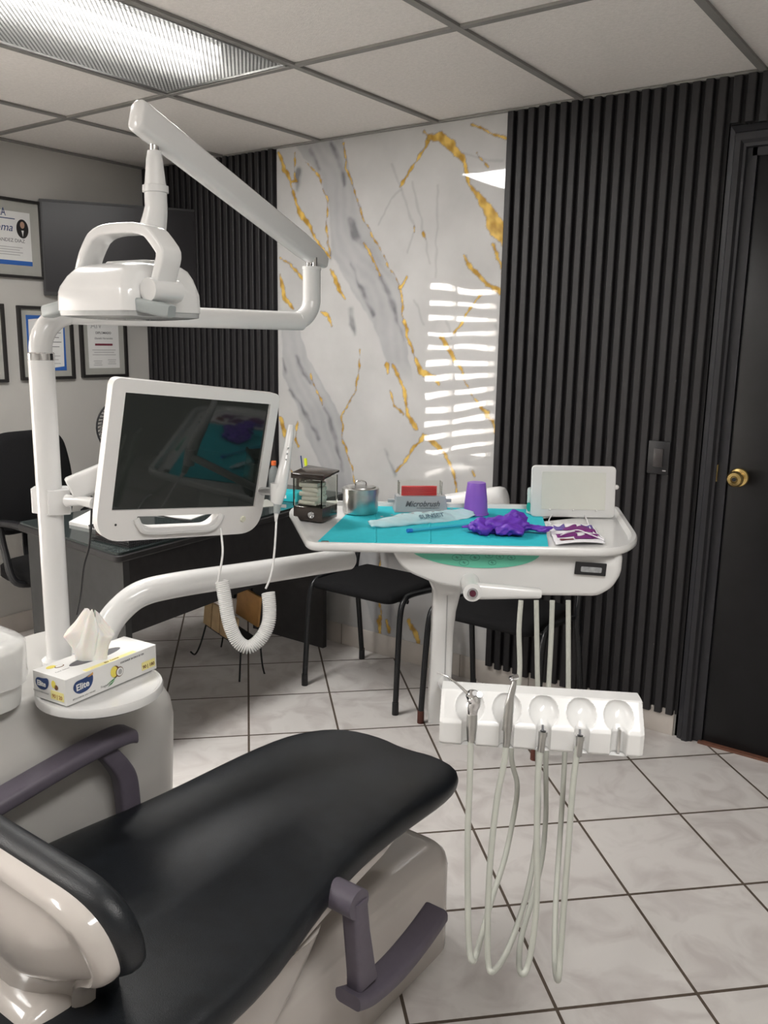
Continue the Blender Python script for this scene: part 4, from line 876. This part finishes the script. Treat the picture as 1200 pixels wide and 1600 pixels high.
# cotton roll dispenser
p0 = at(493, 810, z=TZ); cm = xf(p0, YAW - .42)
t = thing('cotton_roll_dispenser', 'smoked lidded clear box of white cotton rolls at the left rear of the tray', 'cotton dispenser', p0)
w = .076
b = B(); b.box((0, 0, .0165), (w, w, .033), cm, bev=.003); b.build('base', smoke, t)
b = B(); 
for x, y, sx, sy in ((-w / 2 + .002, 0, .003, w), (w / 2 - .002, 0, .003, w), (0, -w / 2 + .002, w, .003), (0, w / 2 - .002, w, .003)): b.box((x, y, .067), (sx, sy, .068), cm)
b.build('clear_walls', clear, t)
b = B(); b.box((0, 0, 0), (w + .008, w + .006, .006), cm @ T(0, -.001, .108) @ RX(.10) @ RY(.07), bev=.002); b.box((0, -w / 2 - .0, 0), (w + .008, .004, .012), cm @ T(0, 0, .1035)); b.build('lid', smoke, t)
b = B(); b.lathe([(.008, 0), (.008, .006), (.0065, .007), (.003, .005)], m=cm @ T(.012, -w / 2, .017) @ RX(PI / 2), n=24); b.build('knob', chrome, t)
cr = None; random.seed(4)
roll_pos = [(-.006 + .006 * (k % 2), -.022 + .0115 * j, .040 + .0105 * k) for k in range(5) for j in range(4)]
first = None
for i, (x, y, z) in enumerate(roll_pos):
    m_ = cm @ T(x + random.uniform(-.003, .003), y - .002 * (z * 20), z) @ RZ(random.uniform(-.12, .12)) @ RY(PI / 2)
    lab = 'white cotton roll lying in the ' + ['bottom', 'second lowest', 'middle', 'second highest', 'top'][i // 4] + ' layer of the clear dispenser box'
    if first is None:
        b = B(); b.lathe([(.002, -.022), (.0048, -.0225), (.0052, -.021), (.0052, .021), (.0048, .0225), (.002, .022)], n=14); first = b.build('cotton_roll', cotton); first.matrix_world = m_
        tag(first, lab, 'cotton roll', 'cotton rolls in the dispenser')
    else:
        o = first.copy(); C.objects.link(o); o.matrix_world = m_; o['label'] = lab
# steel canister
p0 = at(563, 801, z=TZ)
t = thing('gauze_canister', 'round stainless steel canister with lidded handle, on the turquoise bib', 'canister', p0)
r = .0425; b = B(); b.lathe([(r * .9, 0), (r * .97, .002), (r, .008), (r, .052), (r * .99, .054)], p0, 48); b.build('body', steel, t)
b = B(); b.lathe([(r + .0015, .048), (r + .0015, .061), (r - .003, .063), (r - .006, .0625), (r - .007, .0645), (.006, .067), (.002, .067)], p0, 48); b.build('lid', steel, t)
b = B(); cmx = xf(p0, YAW - .1); b.tube([(-.013, 0, .066), (-.012, 0, .074), (-.006, 0, .077), (.006, 0, .077), (.012, 0, .074), (.013, 0, .066)], .0035, n=10, m=cmx, flat=.5); b.build('handle', chrome, t)
# applicator brush box
p0 = at(656, 797, z=TZ); cm = xf(p0, YAW + .10)
t = thing('brush_applicator_box', 'grey plastic dispenser of red micro applicator brushes with script lettering, behind the pouch', 'applicator box', p0)
w, dd, h = .128, .052, .038
b = B(); b.loft([[(x, y, z) for x, y in rr(w * s, dd * s2, .003, 3)] for z, s, s2 in ((0, 1.02, 1.02), (.003, 1.02, 1.02), (.006, 1, 1), (h, .95, .80))], cm); b.build('base', smokeclear, t)
for sg in (-1, 1): b = B(); b.box((sg * (w / 2 + .006), .01, .022), (.018, .006, .008), cm, bev=.001); b.build('side_tab', smokeclear, t)
b = B(); b.box((0, .022, h + .016), (w * .82, .002, .034), cm).box((-w * .41, .008, h + .016), (.002, .030, .034), cm).box((w * .41, .008, h + .016), (.002, .030, .034), cm); b.build('clear_hood', clear, t)
fm_ = cm @ T(.002, -dd / 2 * .93 - .0015, .020) @ RX(PI / 2 - .14)
text('lettering', 'Microbrush', .019, ink, t, fm_, italic=.35, squash=.95, bold=.0003); text('lettering', 'the original disposable applicator', .0042, ink, t, cm @ T(.016, -dd / 2 * .98 - .0015, .0105) @ RX(PI / 2 - .14))
fb = None
for i in range(24):
    k = i % 8; l_ = i // 8; m_ = cm @ T(-.004 + .001 * l_, -.010 + .0045 * l_ , h + .0015 + .0029 * k) @ RY(PI / 2)
    if fb is None:
        b = B(); b.lathe([(.0007, -.044), (.0011, -.043), (.0011, .036), (.0007, .037), (.0006, .043)], n=8); fb = b.build('applicator_brush', red); fb.matrix_world = m_
        tag(fb, 'thin red micro applicator brush lying in the stack in the grey box', 'applicator brush', 'red brushes in the applicator box')
    else:
        o = fb.copy(); C.objects.link(o); o.matrix_world = m_
# cup
p0 = at(743, 803, z=TZ)
b = B(); b.lathe([(.0315, 0), (.0325, .0015), (.0315, .003), (.0295, .004), (.0285, .014), (.0283, .015), (.0275, .030), (.0245, .055), (.0228, .070), (.0222, .0715), (.0222, .076), (.0212, .0775), (.002, .0775)], p0, 44)
tag(b.build('plastic_cup', purple, base=p0), 'purple disposable plastic cup standing upside down on the bib', 'cup')
# white drops bottle
p0 = at(834, 802, z=TZ)
t = thing('dropper_bottle', 'small pale plastic bottle with teal mark, in front of the film viewer', 'bottle', p0)
b = B(); b.lathe([(.0165, 0), (.0185, .002), (.0185, .012), (.015, .020), (.0175, .026), (.0175, .044), (.0165, .047)], p0, 32); b.build('body', bottlew, t)
b = B(); b.lathe([(.0182, .046), (.0182, .056), (.0172, .062), (.004, .063)], p0, 32); b.build('cap', bottlew, t)
b = B(); b.prism(ellipse(.007, .011), 0, .001, xf(p0, YAW - .9) @ T(0, -.0188, .018) @ RX(PI / 2)); b.build('teal_mark', tealcap, t)
# sterilisation pouch
pa, pb = at(578, 817, z=TZ + .012), at(742, 797, z=TZ + .016); dv = (pb - pa); pm_ = look(pa, V((0, 0, 1)), dv.normalized()) @ T(0, 0, .002) @ RX(.50); pl = dv.length
t = thing('sterilization_pouch', 'pale blue film pouch lettered SUNSET lying across the turquoise bib', 'pouch', (pa + pb) / 2)
def pou(u, v):
    x = u * pl; wd_ = np.interp(u, [0, .12, .3, .7, .92, 1], [.020, .028, .040, .044, .034, .018])
    y = (v - .5) * wd_; puff = .010 * (1 - (2 * v - 1) ** 2) ** .6 * math.sin(min(1, u * 1.15 + .1) * PI) ** .5 if 0 < u < 1 else 0
    return (x, y - .002 * math.sin(u * 12), puff + .0012 * math.sin(u * 40 + v * 9) - .006)
b = B(); b.grid(pou, 60, 14, pm_, .001); b.build('film', pouch_m, t, ang=180)
tmx = pm_ @ T(pl * .54, -.010, .0080)
text('lettering', 'SUNSET', .0185, mat('slate_ink', (.10, .17, .22), .6, noise=.05), t, tmx, italic=.15, bold=.0003, squash=1.05)
b = B()
for k in range(9): q = pm_ @ V((pl * (.12 + .095 * k), .010 + .002 * math.sin(k), .004)); b.box((0, 0, 0), (.006, .002, .001), T(*q) @ RZ(YAW + .1))
b.build('perforation', palegrey, t)
# thin blue instrument in its sleeve, in front of the pouch
q0, q1 = at(640, 829, z=TZ + .004), at(745, 819, z=TZ + .004)
t = thing('saliva_ejector', 'thin blue tipped plastic saliva ejector lying in front of the pouch', 'saliva ejector', q0)
b = B(); b.tube([q0, (q0 + q1) / 2 + V((0, 0, .001)), q1], .0036, n=10); b.build('tube', straw_m, t); b = B(); b.tube([q0 - (q1 - q0).normalized() * .006, q0 + (q1 - q0).normalized() * .006], .0045, n=10, smooth=False); b.build('tip', bluetip, t)
# crumpled glove
gc = at(793, 834, z=TZ); gm = xf(gc, YAW)
def glove_lobe(b, P, R_, amp, seed, flat=.55):
    rg = random.Random(seed); pts = smooth_path([gm @ V(p) for p in P], 8); k = len(pts); secs = []
    ph = [rg.uniform(0, 6.28) for _ in range(6)]
    for i, p in enumerate(pts):
        t = (pts[min(i + 1, k - 1)] - pts[max(i - 1, 0)]).normalized(); n1 = V((0, 0, 1)); n1 = (n1 - t * n1.dot(t)).normalized(); n2 = t.cross(n1); r = np.interp(i / (k - 1), np.linspace(0, 1, len(R_)), R_)
        secs.append([p + (n1 * math.sin(a) * flat + n2 * math.cos(a)) * r * (1 + amp * (1.2 * math.sin(3 * a + ph[0] + i * .35) - 1.6 * abs(math.sin(2.5 * a + ph[1] - i * .5)) + .8 * abs(math.sin(5 * a + ph[2] + i * .8)) + .5)) for a in np.linspace(0, 2 * PI, 37)[:-1]])
    b.loft(secs)
b = B()
glove_lobe(b, [(-.085, .0, .012), (-.055, .004, .016), (-.02, .008, .018), (.02, .014, .018), (.045, .02, .014)], [.010, .026, .030, .028, .016], .13, 3)
glove_lobe(b, [(-.062, .012, .02), (-.058, -.005, .018), (-.05, -.030, .010)], [.016, .022, .012], .15, 8, .7)
glove_lobe(b, [(-.03, -.022, .010), (.0, -.020, .016), (.03, -.030, .010)], [.012, .022, .012], .12, 12, .6)
glove_lobe(b, [(.0, .02, .024), (.02, .03, .032), (.045, .03, .024)], [.012, .018, .008], .16, 5, .8)
glove_lobe(b, [(.03, .010, .014), (.055, .012, .012), (.078, .008, .010), (.100, .018, .012)], [.016, .010, .012, .004], .15, 6)
glove_lobe(b, [(-.02, .03, .018), (-.045, .035, .016), (-.07, .022, .012), (-.098, .014, .010)], [.014, .012, .008, .003], .14, 9)
bmesh.ops.remove_doubles(b.bm, verts=b.bm.verts, dist=1e-5)
g = b.build('nitrile_glove', glove_m, base=gc, ang=180); tag(g, 'crumpled purple nitrile glove lying on the turquoise bib', 'glove')
# folded mask
mp_ = [tl_(856, 822), tl_(926, 822), tl_(946, 850), tl_(868, 852)]
t = thing('face_mask', 'folded white face mask with purple print and loose ear loops, right end of the tray', 'mask', at(900, 838, z=TZ))
def quadp(u, v, z=0):
    a = mp_[3].lerp(mp_[2], u); c = mp_[0].lerp(mp_[1], u); p = a.lerp(c, v); return (p.x, p.y, TZ + z + .004 * math.sin(u * PI) + .0015 * math.sin(v * 22))
b = B(); b.grid(lambda u, v: quadp(u, v, .002), 24, 24, DM, .0012); b.build('cloth', maskm, t, ang=180)
random.seed(11)
for k, (u0, u1, v0, v1, mm) in enumerate([(.10, .34, .62, .92, maskv), (.26, .60, .60, .88, maskp), (.50, .95, .52, .84, maskp), (.70, .95, .70, .92, maskv), (.08, .50, .28, .52, maskp), (.42, .80, .12, .34, maskp), (.12, .38, .08, .22, darkred), (.66, .96, .22, .44, maskp)]):
    ph = random.uniform(0, 6)
    b = B(); b.grid(lambda u, v: quadp(u0 + (u1 - u0) * u, v0 + (v1 - v0) * (v * (.88 + .12 * math.sin(u * 5 + ph)) + .06 * math.sin(u * 4 + ph)), .0036), 14, 6, DM, .0003); b.build('print', mm, t, ang=180)
b = B(); b.tube([DM @ V(quadp(.05, .95, .004)), at(858, 812, z=TZ + .004), at(870, 800, z=TZ + .004), at(904, 796, z=TZ + .006), at(914, 806, z=TZ + .004), at(922, 825, z=TZ + .004), DM @ V(quadp(.9, .5, .004)), DM @ V(quadp(.98, .05, .004))], .0013, n=6)
b.tube([DM @ V(quadp(.15, .30, .006)), DM @ V(quadp(.5, .42, .010)), DM @ V(quadp(.75, .25, .009)), DM @ V(quadp(1.0, .1, .004)), at(935, 835, z=TZ + .004), at(926, 822, z=TZ + .003)], .0013, n=6); b.build('ear_loop', maskm, t)

# ---------------------------------------------------------------- television in the corner
tA, tB = at(60, 310, z=2.055), at(313, 328, z=2.055)
tvw = (tB - tA).length; th_ = .435; tvd = (tB - tA).normalized(); TVM = vface((tA + tB) / 2 + V((0, 0, -th_ / 2)), tvd)
t = thing('television', 'black flat television mounted across the corner, behind the operating lamp', 'television', (tA + tB) / 2 + V((0, 0, -th_)))
b = B(); b.plate(rr(tvw, th_, .004, 2), [rr(tvw - .020, th_ - .026, .001, 2, 0, .003)], -.02, 0, TVM); b.build('bezel', blackplastic, t)
b = B(); b.box((0, .003, -.006), (tvw - .019, th_ - .025, .004), TVM); b.build('screen', tv_m, t)
b = B(); b.prism(rr(tvw * .96, th_ * .94, .01, 2), -.045, -.019, TVM, bev=.008); b.build('rear_housing', blackplastic, t)
b = B(); mid = TVM @ V((-.05, 0, -.045)); b.tube([mid, V((LX + .02, mid.y + .04, mid.z))], .018, n=10, smooth=False); b.build('wall_bracket', darkmetal, t)

# ---------------------------------------------------------------- framed certificates on the left wall
def framed(y0, y1, z0, z1, bar, mb_, label, nm='framed_certificate'):
    yc, zc = (y0 + y1) / 2, (z0 + z1) / 2
    t = thing(nm, label, 'certificate', (LX + .001, yc, z0), 'framed certificates on the left wall')
    m = vface(V((LX + .001, yc, zc)), V((0, 1, 0)))
    w, h = y1 - y0, z1 - z0
    b = B(); b.plate(rr(w, h, .002, 1), [rr(w - 2 * bar, h - 2 * bar, .001, 1)], 0, .020, m); b.build('frame', framem, t)
    b = B(); b.box((0, 0, .004), (w - 2 * bar + .004, h - 2 * bar + .004, .004), m); b.build('mat_board', matboard, t)
    dw, dh = w - 2 * bar - 2 * mb_, h - 2 * bar - 2 * mb_
    b = B(); b.box((0, 0, .0068), (dw, dh, .0016), m); b.build('document', paper, t)
    return t, m @ T(0, 0, .0078), dw, dh
def lines(t, m, y, w, n, dy, mt_=palegrey, hh=.003):
    for k in range(n): B().box((0, y - k * dy, .0002), (w * (1 - .15 * (k % 2)), hh, .0004), m).build('text_line', mt_, t)
t, m, dw, dh = framed(1.93, 2.435, 1.69, 2.04, .012, .045, 'large framed diploma with portrait and blue bottom band, beside the television')
decal('blue_band', rr(dw, .020, .0005, 1), blue, t, m @ T(0, -dh / 2 + .010, 0)); text('title', 'Diploma', .050, navy, t, m @ T(.02, .045, 0), italic=.3)
text('name_line', 'HERNANDEZ DIAZ', .022, ink, t, m @ T(.07, -.01, 0)); lines(t, m @ T(.05, 0, 0), -.04, .20, 4, .011); text('crest_lettering', 'AMA', .05, navy, t, m @ T(.04, .11, 0), squash=.7); lines(t, m @ T(.06, 0, 0), .085, .12, 1, .01, navy, .004)
decal('portrait', ellipse(.030, .042), framem, t, m @ T(.155, .045, 0)); decal('portrait_face', ellipse(.011, .015), skin, t, m @ T(.155, .062, .0005)); decal('portrait_collar', [(-.006, .01), (.006, .01), (0, -.018)], paper, t, m @ T(.155, .028, .0005))
t, m, dw, dh = framed(2.02, 2.215, 1.215, 1.57, .014, .022, 'framed certificate cut off by the left picture edge'); lines(t, m, .06, .12, 6, .016)
t, m, dw, dh = framed(2.283, 2.570, 1.222, 1.566, .014, .028, 'framed certificate with blue corners, behind the bend of the lamp arm')
for sx, sy in ((-1, 1), (1, -1)): decal('blue_corner', [(sx * dw / 2, sy * dh / 2), (-sx * dw / 2 * .9, sy * dh / 2), (sx * (dw / 2 - .012), sy * (dh / 2 - .02)), (sx * (dw / 2 - .008), sy * -dh / 2 * .6), (sx * dw / 2, -sy * dh / 2 * .95)][::(1 if sx * sy < 0 else 1)], blue, t, m, .0004)
decal('emblem', ellipse(.022, .012), navy, t, m @ T(.0, .095, 0)); lines(t, m, .05, .16, 4, .022, ink, .003); lines(t, m, -.06, .14, 3, .018)
t, m, dw, dh = framed(2.612, 2.888, 1.226, 1.560, .014, .032, 'framed certificate with dark red title bar, nearest the slatted corner')
text('title', 'AIV', .045, palegrey, t, m @ T(-.04, dh / 2 - .03, 0)); text('heading', 'DIPLOMADO', .016, ink, t, m @ T(0, .055, 0), bold=.0003); text('name_line', 'Daniela Hernandez', .014, ink, t, m @ T(0, .028, 0), italic=.3)
decal('red_bar', rr(.105, .010, .0005, 1), darkred, t, m @ T(0, -.003, 0)); lines(t, m, -.03, .14, 3, .012); lines(t, m @ T(-.04, 0, 0), -.085, .05, 3, .010); lines(t, m @ T(.045, 0, 0), -.080, .05, 3, .010)

# ---------------------------------------------------------------- desk
t = thing('office_desk', 'black and grey office desk with glass top in front of the left wall', 'desk', (-2.55, 2.3, 0))
dk = [(-2.225, 1.63), (-2.29, 2.35), (-2.38, 2.985), (-2.96, 2.985), (-2.91, 1.70)]
dk = round_outline(dk, [.03, .2, .01, .01, .02], 5)
b = B(); b.loft([zs(inset(dk, .004), .722), zs(dk, .727), zs(dk, .742), zs(inset(dk, .003), .745)]); b.build('desk_top', deskm, t)
b = B(); b.prism(inset(dk, .006), .7455, .7535); b.build('glass_top', glasstop, t)
b = B(); ep = [(-2.245, 1.665), (-2.245, 1.690), (-2.885, 1.750), (-2.885, 1.725)]; b.prism(ep, 0, .722); b.build('end_panel', deskside, t)
b = B(); b.prism([(-2.48, 2.945), (-2.48, 2.970), (-2.94, 2.970), (-2.94, 2.945)], 0, .722); b.build('end_panel', deskm, t)
b = B(); b.prism([(-2.255, 1.69), (-2.335, 2.39), (-2.43, 2.95), (-2.452, 2.95), (-2.357, 2.39), (-2.277, 1.69)], .465, .722); b.build('modesty_panel', deskm, t)
DZ = .7538
def onD(px, py): return at(px, py, z=DZ)
# things on the desk
pp = [onD(108, 820), onD(160, 792), onD(215, 806), onD(165, 832)]
b = B(); b.prism([(p.x, p.y) for p in pp], DZ, DZ + .012); tag(b.build('paper_stack', paper, base=pp[0]), 'stack of white papers on the glass desk top beside the pole', 'papers')
rc = onD(157, 829); b = B(); b.box((rc.x, rc.y, DZ + .009), (.03, .022, .018), bev=.004); tag(b.build('red_marker', mat('dark_red_plastic', (.25, .02, .02), .4, noise=.05), base=rc), 'small dark red object peeking out left of the monitor on the desk', 'marker')
bk = at(247, 845, x=-2.33); bkc = V((-2.36, 1.83, DZ)); t = thing('mesh_tray', 'black wire mesh paper tray on the desk corner below the monitor', 'paper tray', bkc)
b = B(); hw_, hd_ = .105, .13
for k in range(27):
    x = -hw_ + 2 * hw_ * k / 26; b.box((bkc.x + x, bkc.y, DZ + .004), (.0016, 2 * hd_, .0016)); b.box((bkc.x + x, bkc.y - hd_, DZ + .025), (.0016, .0016, .045))
for k in range(33):
    y = -hd_ + 2 * hd_ * k / 32; b.box((bkc.x, bkc.y + y, DZ + .004), (2 * hw_, .0016, .0016)); b.box((bkc.x + hw_, bkc.y + y, DZ + .025), (.0016, .0016, .045)); 
for k in range(6): b.box((bkc.x, bkc.y - hd_, DZ + .004 + .008 * k), (2 * hw_, .0016, .0016)); b.box((bkc.x + hw_, bkc.y, DZ + .004 + .008 * k), (.0016, 2 * hd_, .0016))
b.build('mesh', blackplastic, t)
b = B(); b.tube([bkc + V((sx * hw_, sy * hd_, .048)) for sx, sy in ((-1, -1), (1, -1), (1, 1), (-1, 1), (-1, -1))], .003, n=8, smooth=False); b.build('rim', blackplastic, t)
for i, (cx_, cy_, w_, h_, r_, lab, mt_) in enumerate([(-2.60, 2.25, .21, .29, .3, 'white sheet lying on the desk seen through the monitor grip slot', paper), (-2.50, 2.50, .15, .21, -.4, 'pale sheet on the far half of the desk behind the monitor', matboard)]):
    b = B(); b.prism(rr(w_, h_, .002, 1), 0, .002, xf((cx_, cy_, DZ), r_)); tag(b.build('paper_sheet', mt_, base=(cx_, cy_, DZ)), lab, 'paper')
p0 = at(428, 765, x=-2.62); p0 = V((p0.x, p0.y, DZ)); t = thing('water_bottle', 'clear water bottle with orange cap on the desk, left of the slatted edge', 'bottle', p0)
hb_ = at(428, 722, x=-2.62).z - DZ
b = B(); b.lathe([(.022, 0), (.024, .004), (.024, .03), (.0225, .034), (.024, .038), (.024, hb_ * .62), (.019, hb_ * .76), (.010, hb_ * .88), (.010, hb_ * .92)], p0, 28); b.build('body', bottle_m, t)
b = B(); b.lathe([(.0115, hb_ * .9), (.0115, hb_ * 1.03), (.010, hb_ * 1.04)], p0, 20); b.build('cap', orange, t)
p0 = at(452, 781, z=DZ); b = B(); b.box((0, 0, .020), (.11, .08, .04), xf(p0, .3), bev=.003); tb_ = b.build('small_box', teal, base=p0); tag(tb_, 'small turquoise box on the far desk end behind the camera pen', 'box')
decal('label_patch', rr(.03, .014, .001, 1), paper, tb_, xf(p0, .3) @ T(-.01, -.0404, .02) @ RX(PI / 2))
p0 = V((*at(480, 765, z=DZ).xy, DZ)); p0 = V((-2.52, 2.86, DZ)); t = thing('pen_cup', 'dark pen cup with a yellow highlighter, hidden behind the cotton roll dispenser', 'pen cup', p0)
b = B(); b.lathe([(.036, 0), (.038, .002), (.038, .10), (.036, .10), (.035, .006)], p0, 28); b.build('cup', smoke, t)
hp0 = at(479, 735, y=2.86); hp1 = at(477, 716, y=2.86); dd_ = (hp1 - hp0).normalized()
b = B(); b.cyl(hp1 - dd_ * .12, hp1 - dd_ * .03, .006, n=14); b.cyl(hp1 - dd_ * .03, hp1, .007, n=14); h_ = b.build('highlighter', hiliter, base=hp0); tag(h_, 'yellow highlighter standing in the pen cup above the dispenser lid', 'highlighter')
q0 = at(470, 712, y=2.87); q1 = at(474, 745, y=2.87); b = B(); b.cyl(q1, q0, .003, n=10); tag(b.build('pen', navy, base=q1), 'dark blue pen leaning left of the yellow highlighter', 'pen')

# desk fan
fc = at(199, 668, x=-2.95); t = thing('desk_fan', 'black round desk fan mostly hidden behind the monitor', 'fan', (fc.x, fc.y, DZ))
FM = vface(fc, V((.45, .89, 0)))
b = B()
for k in range(48):
    a = 2 * PI * k / 48; b.tube([(.03 * math.cos(a), .03 * math.sin(a), .04), (.09 * math.cos(a + .2), .09 * math.sin(a + .2), .036), (.120 * math.cos(a + .3), .120 * math.sin(a + .3), 0), (.09 * math.cos(a + .2), .09 * math.sin(a + .2), -.04)], .0016, n=5, sub=3, m=FM)
for r_, z_ in ((.122, 0), (.05, .039), (.03, .04)): b.tube([(r_ * math.cos(a), r_ * math.sin(a), z_) for a in np.linspace(0, 2 * PI, 41)], .004, n=8, smooth=False, m=FM)
b.build('grille', blackplastic, t)
b = B(); b.lathe([(.03, .038), (.03, .043), (.02, .045)], m=FM); b.lathe([(.045, -.02), (.05, -.05), (.04, -.09), (.01, -.1)], m=FM); b.build('motor', blackplastic, t)
for k in range(5):
    a = 2 * PI * k / 5
    b = B(); b.grid(lambda u, v: ((.02 + .085 * u) * math.cos(a + (v - .5) * .9 * (.6 + .5 * u)), (.02 + .085 * u) * math.sin(a + (v - .5) * .9 * (.6 + .5 * u)), .012 * (v - .5) * 2), 8, 6, FM, .0015); b.build('blade', darkmetal, t)
b = B(); b.cyl((fc.x, fc.y, DZ + .02), (fc.x, fc.y, fc.z - .05), .012); b.build('stem', blackplastic, t)
b = B(); b.lathe([(.075, 0), (.08, .004), (.07, .018), (.02, .028)], (fc.x, fc.y, DZ), 32); b.build('foot', blackplastic, t)

# ---------------------------------------------------------------- office chair behind the desk
oc = V((-3.24, 2.04, 0)); OM = xf(oc, -PI / 2 + .12 + PI)   # local -y... faces +x : local Y forward
OM = xf(oc, -PI / 2 + .10)      # local Y points to +x
t = thing('office_chair', 'black upholstered office armchair between the desk and the left wall', 'office chair', oc)
b = B(); bo_ = round_outline([(-.205, .60), (-.225, .82), (-.17, 1.035), (.17, 1.035), (.225, .82), (.19, .60)], [.10, .1, .09, .09, .1, .10], 8)
b.loft([[(x, y, z) for x, z in o] for y, o in ((-.085, inset(bo_, .03)), (-.095, inset(bo_, .006)), (-.115, bo_), (-.135, inset(bo_, .004)), (-.145, inset(bo_, .03)))], OM); b.build('backrest', fabric, t, ang=80)
b = B(); b.loft([zs(rr(.44 * k, .44 * k, .09, 6, 0, .12), z) for z, k in ((.44, .94), (.455, 1), (.495, 1), (.51, .92))], OM); b.build('seat', fabric, t, ang=80)
b = B(); b.tube([(0, -.10, .44), (0, -.15, .47), (0, -.155, .62), (0, -.14, .80)], .02, n=10, m=OM, flat=.5); b.build('back_support', blackplastic, t)
b = B(); b.cyl((0, .12, .10), (0, .12, .44), .025, m=OM); b.build('gas_column', darkmetal, t)
for sx in (-1, 1):
    b = B(); P = smooth_path([(sx * .25, -.07, .655), (sx * .255, .0, .69), (sx * .255, .12, .70), (sx * .25, .24, .685), (sx * .245, .29, .66)], 5); b.loft([[(p.x + a, p.y, p.z + c) for a, c in rr(.05, .022, .009, 3)] for p in P], OM); b.build('armrest', blackplastic, t, ang=60)
    b = B(); b.tube([(sx * .25, .02, .68), (sx * .255, .05, .58), (sx * .25, .10, .46), (sx * .12, .12, .44)], .014, n=10, m=OM); b.build('arm_support', blackplastic, t)
for k in range(5):
    a = 2 * PI * k / 5 + .5; ex_, ey = .27 * math.cos(a), .12 + .27 * math.sin(a)
    b = B(); b.tube([(0, .12, .11), (ex_ * .5, .12 + (ey - .12) * .5, .10), (ex_, ey, .075)], [.024, .020, .014], n=10, m=OM); b.build('base_spoke', blackplastic, t)
    b = B(); b.cyl((ex_ - .012, ey, .027), (ex_ + .012, ey, .027), .027, m=OM); b.build('caster', blackplastic, t)

# ---------------------------------------------------------------- two visitor chairs along the marble
def visitor(x0, x1, label, tipm):
    xc = (x0 + x1) / 2; hw = (x1 - x0) / 2; yf, yb = 2.545, 2.955; zs_ = .445
    t = thing('visitor_chair', label, 'chair', (xc, (yf + yb) / 2, 0), 'visitor chairs against the back wall')
    b = B(); so = round_outline([(xc - .205, yf + .01), (xc + .205, yf + .01), (xc + .195, yb - .03), (xc - .195, yb - .03)], [.05, .05, .05, .05], 6)
    b.loft([zs(inset(so, .02), zs_ - .012), zs(inset(so, .003), zs_ - .008), zs(so, zs_ + .005), zs(inset(so, .004), zs_ + .018), zs(inset(so, .03), zs_ + .028)]); b.build('seat', fabric, t, ang=80)
    for sx in (-1, 1):
        X = xc + sx * hw
        b = B(); b.tube([(X, yf + .015, .03), (X - sx * .003, yf + .03, .25), (X - sx * .006, yf + .045, .40), (X - sx * .008, yf + .075, .448), (X - sx * .01, yf + .13, .458), (X - sx * .012, yb - .10, .440)], .0115, n=14); b.build('leg', blacktube, t)
        b = B(); b.tube([(X, yb, .03), (X - sx * .006, yb - .04, .30), (X - sx * .01, yb - .065, .43), (X - sx * .014, yb - .03, .60), (X - sx * .02, yb + .02, .72)], .0115, n=14); b.build('leg', blacktube, t)
        for yy in (yf + .015, yb): b = B(); b.cyl((X, yy, 0), (X, yy, .05), .0135, .0130, 16); b.build('foot_cap', tipm if yy < 2.7 else blackplastic, t)
    b = B(); b.cyl((xc - hw + .01, yf + .10, .435), (xc + hw - .01, yf + .10, .435), .009).cyl((xc - hw + .01, yb - .10, .435), (xc + hw - .01, yb - .10, .435), .009); b.bm
    b.build('cross_bar', blacktube, t)
    b = B(); o = round_outline([(xc - .20, .535), (xc + .20, .535), (xc + .19, .725), (xc - .19, .725)], [.05, .05, .06, .06], 6)
    b.loft([[(x, y + (z - .53) * .18, z) for x, z in oo] for y, oo in ((2.925, inset(o, .02)), (2.930, inset(o, .003)), (2.950, o), (2.962, inset(o, .02)))]); b.build('backrest', fabric, t, ang=80)
visitor(-2.256, -1.787, 'black stacking visitor chair standing nearest the desk, under the tray', blackplastic)
visitor(-1.668, -1.190, 'black stacking visitor chair with rusty red front feet, behind the delivery unit column', rubber)

# ---------------------------------------------------------------- wooden magazine rack under the desk
rc = V((-2.62, 2.50, 0)); RM = xf(rc, -.15) @ T(0, 0, .17) @ RY(.16) @ T(0, 0, -.17)
t = thing('magazine_rack', 'slatted wooden rack on thin black wire legs under the desk', 'rack', rc)
for k in range(4): b = B(); b.box((-.105 + .062 * k, -.06, .235), (.055, .012, .12), RM @ T(0, 0, 0) @ RX(.0), bev=.002); b.build('board', wood, t)
b = B(); b.box((.03, .05, .30), (.16, .012, .14), RM, bev=.002); b.build('back_board', wood2, t); b = B(); b.box((0, -.005, .172), (.25, .11, .012), RM); b.build('shelf', deskm, t)
for sx in (-1, 1):
    b = B(); b.tube([(sx * .13, -.05, .17), (sx * .15, -.06, .06), (sx * .17, -.07, .004), (sx * .20, -.075, .004)], .004, n=8, m=RM); b.build('leg', blacktube, t)
    b = B(); b.tube([(sx * .13, .05, .17), (sx * .15, .06, .06), (sx * .17, .07, .004)], .004, n=8, m=RM); b.build('leg', blacktube, t)
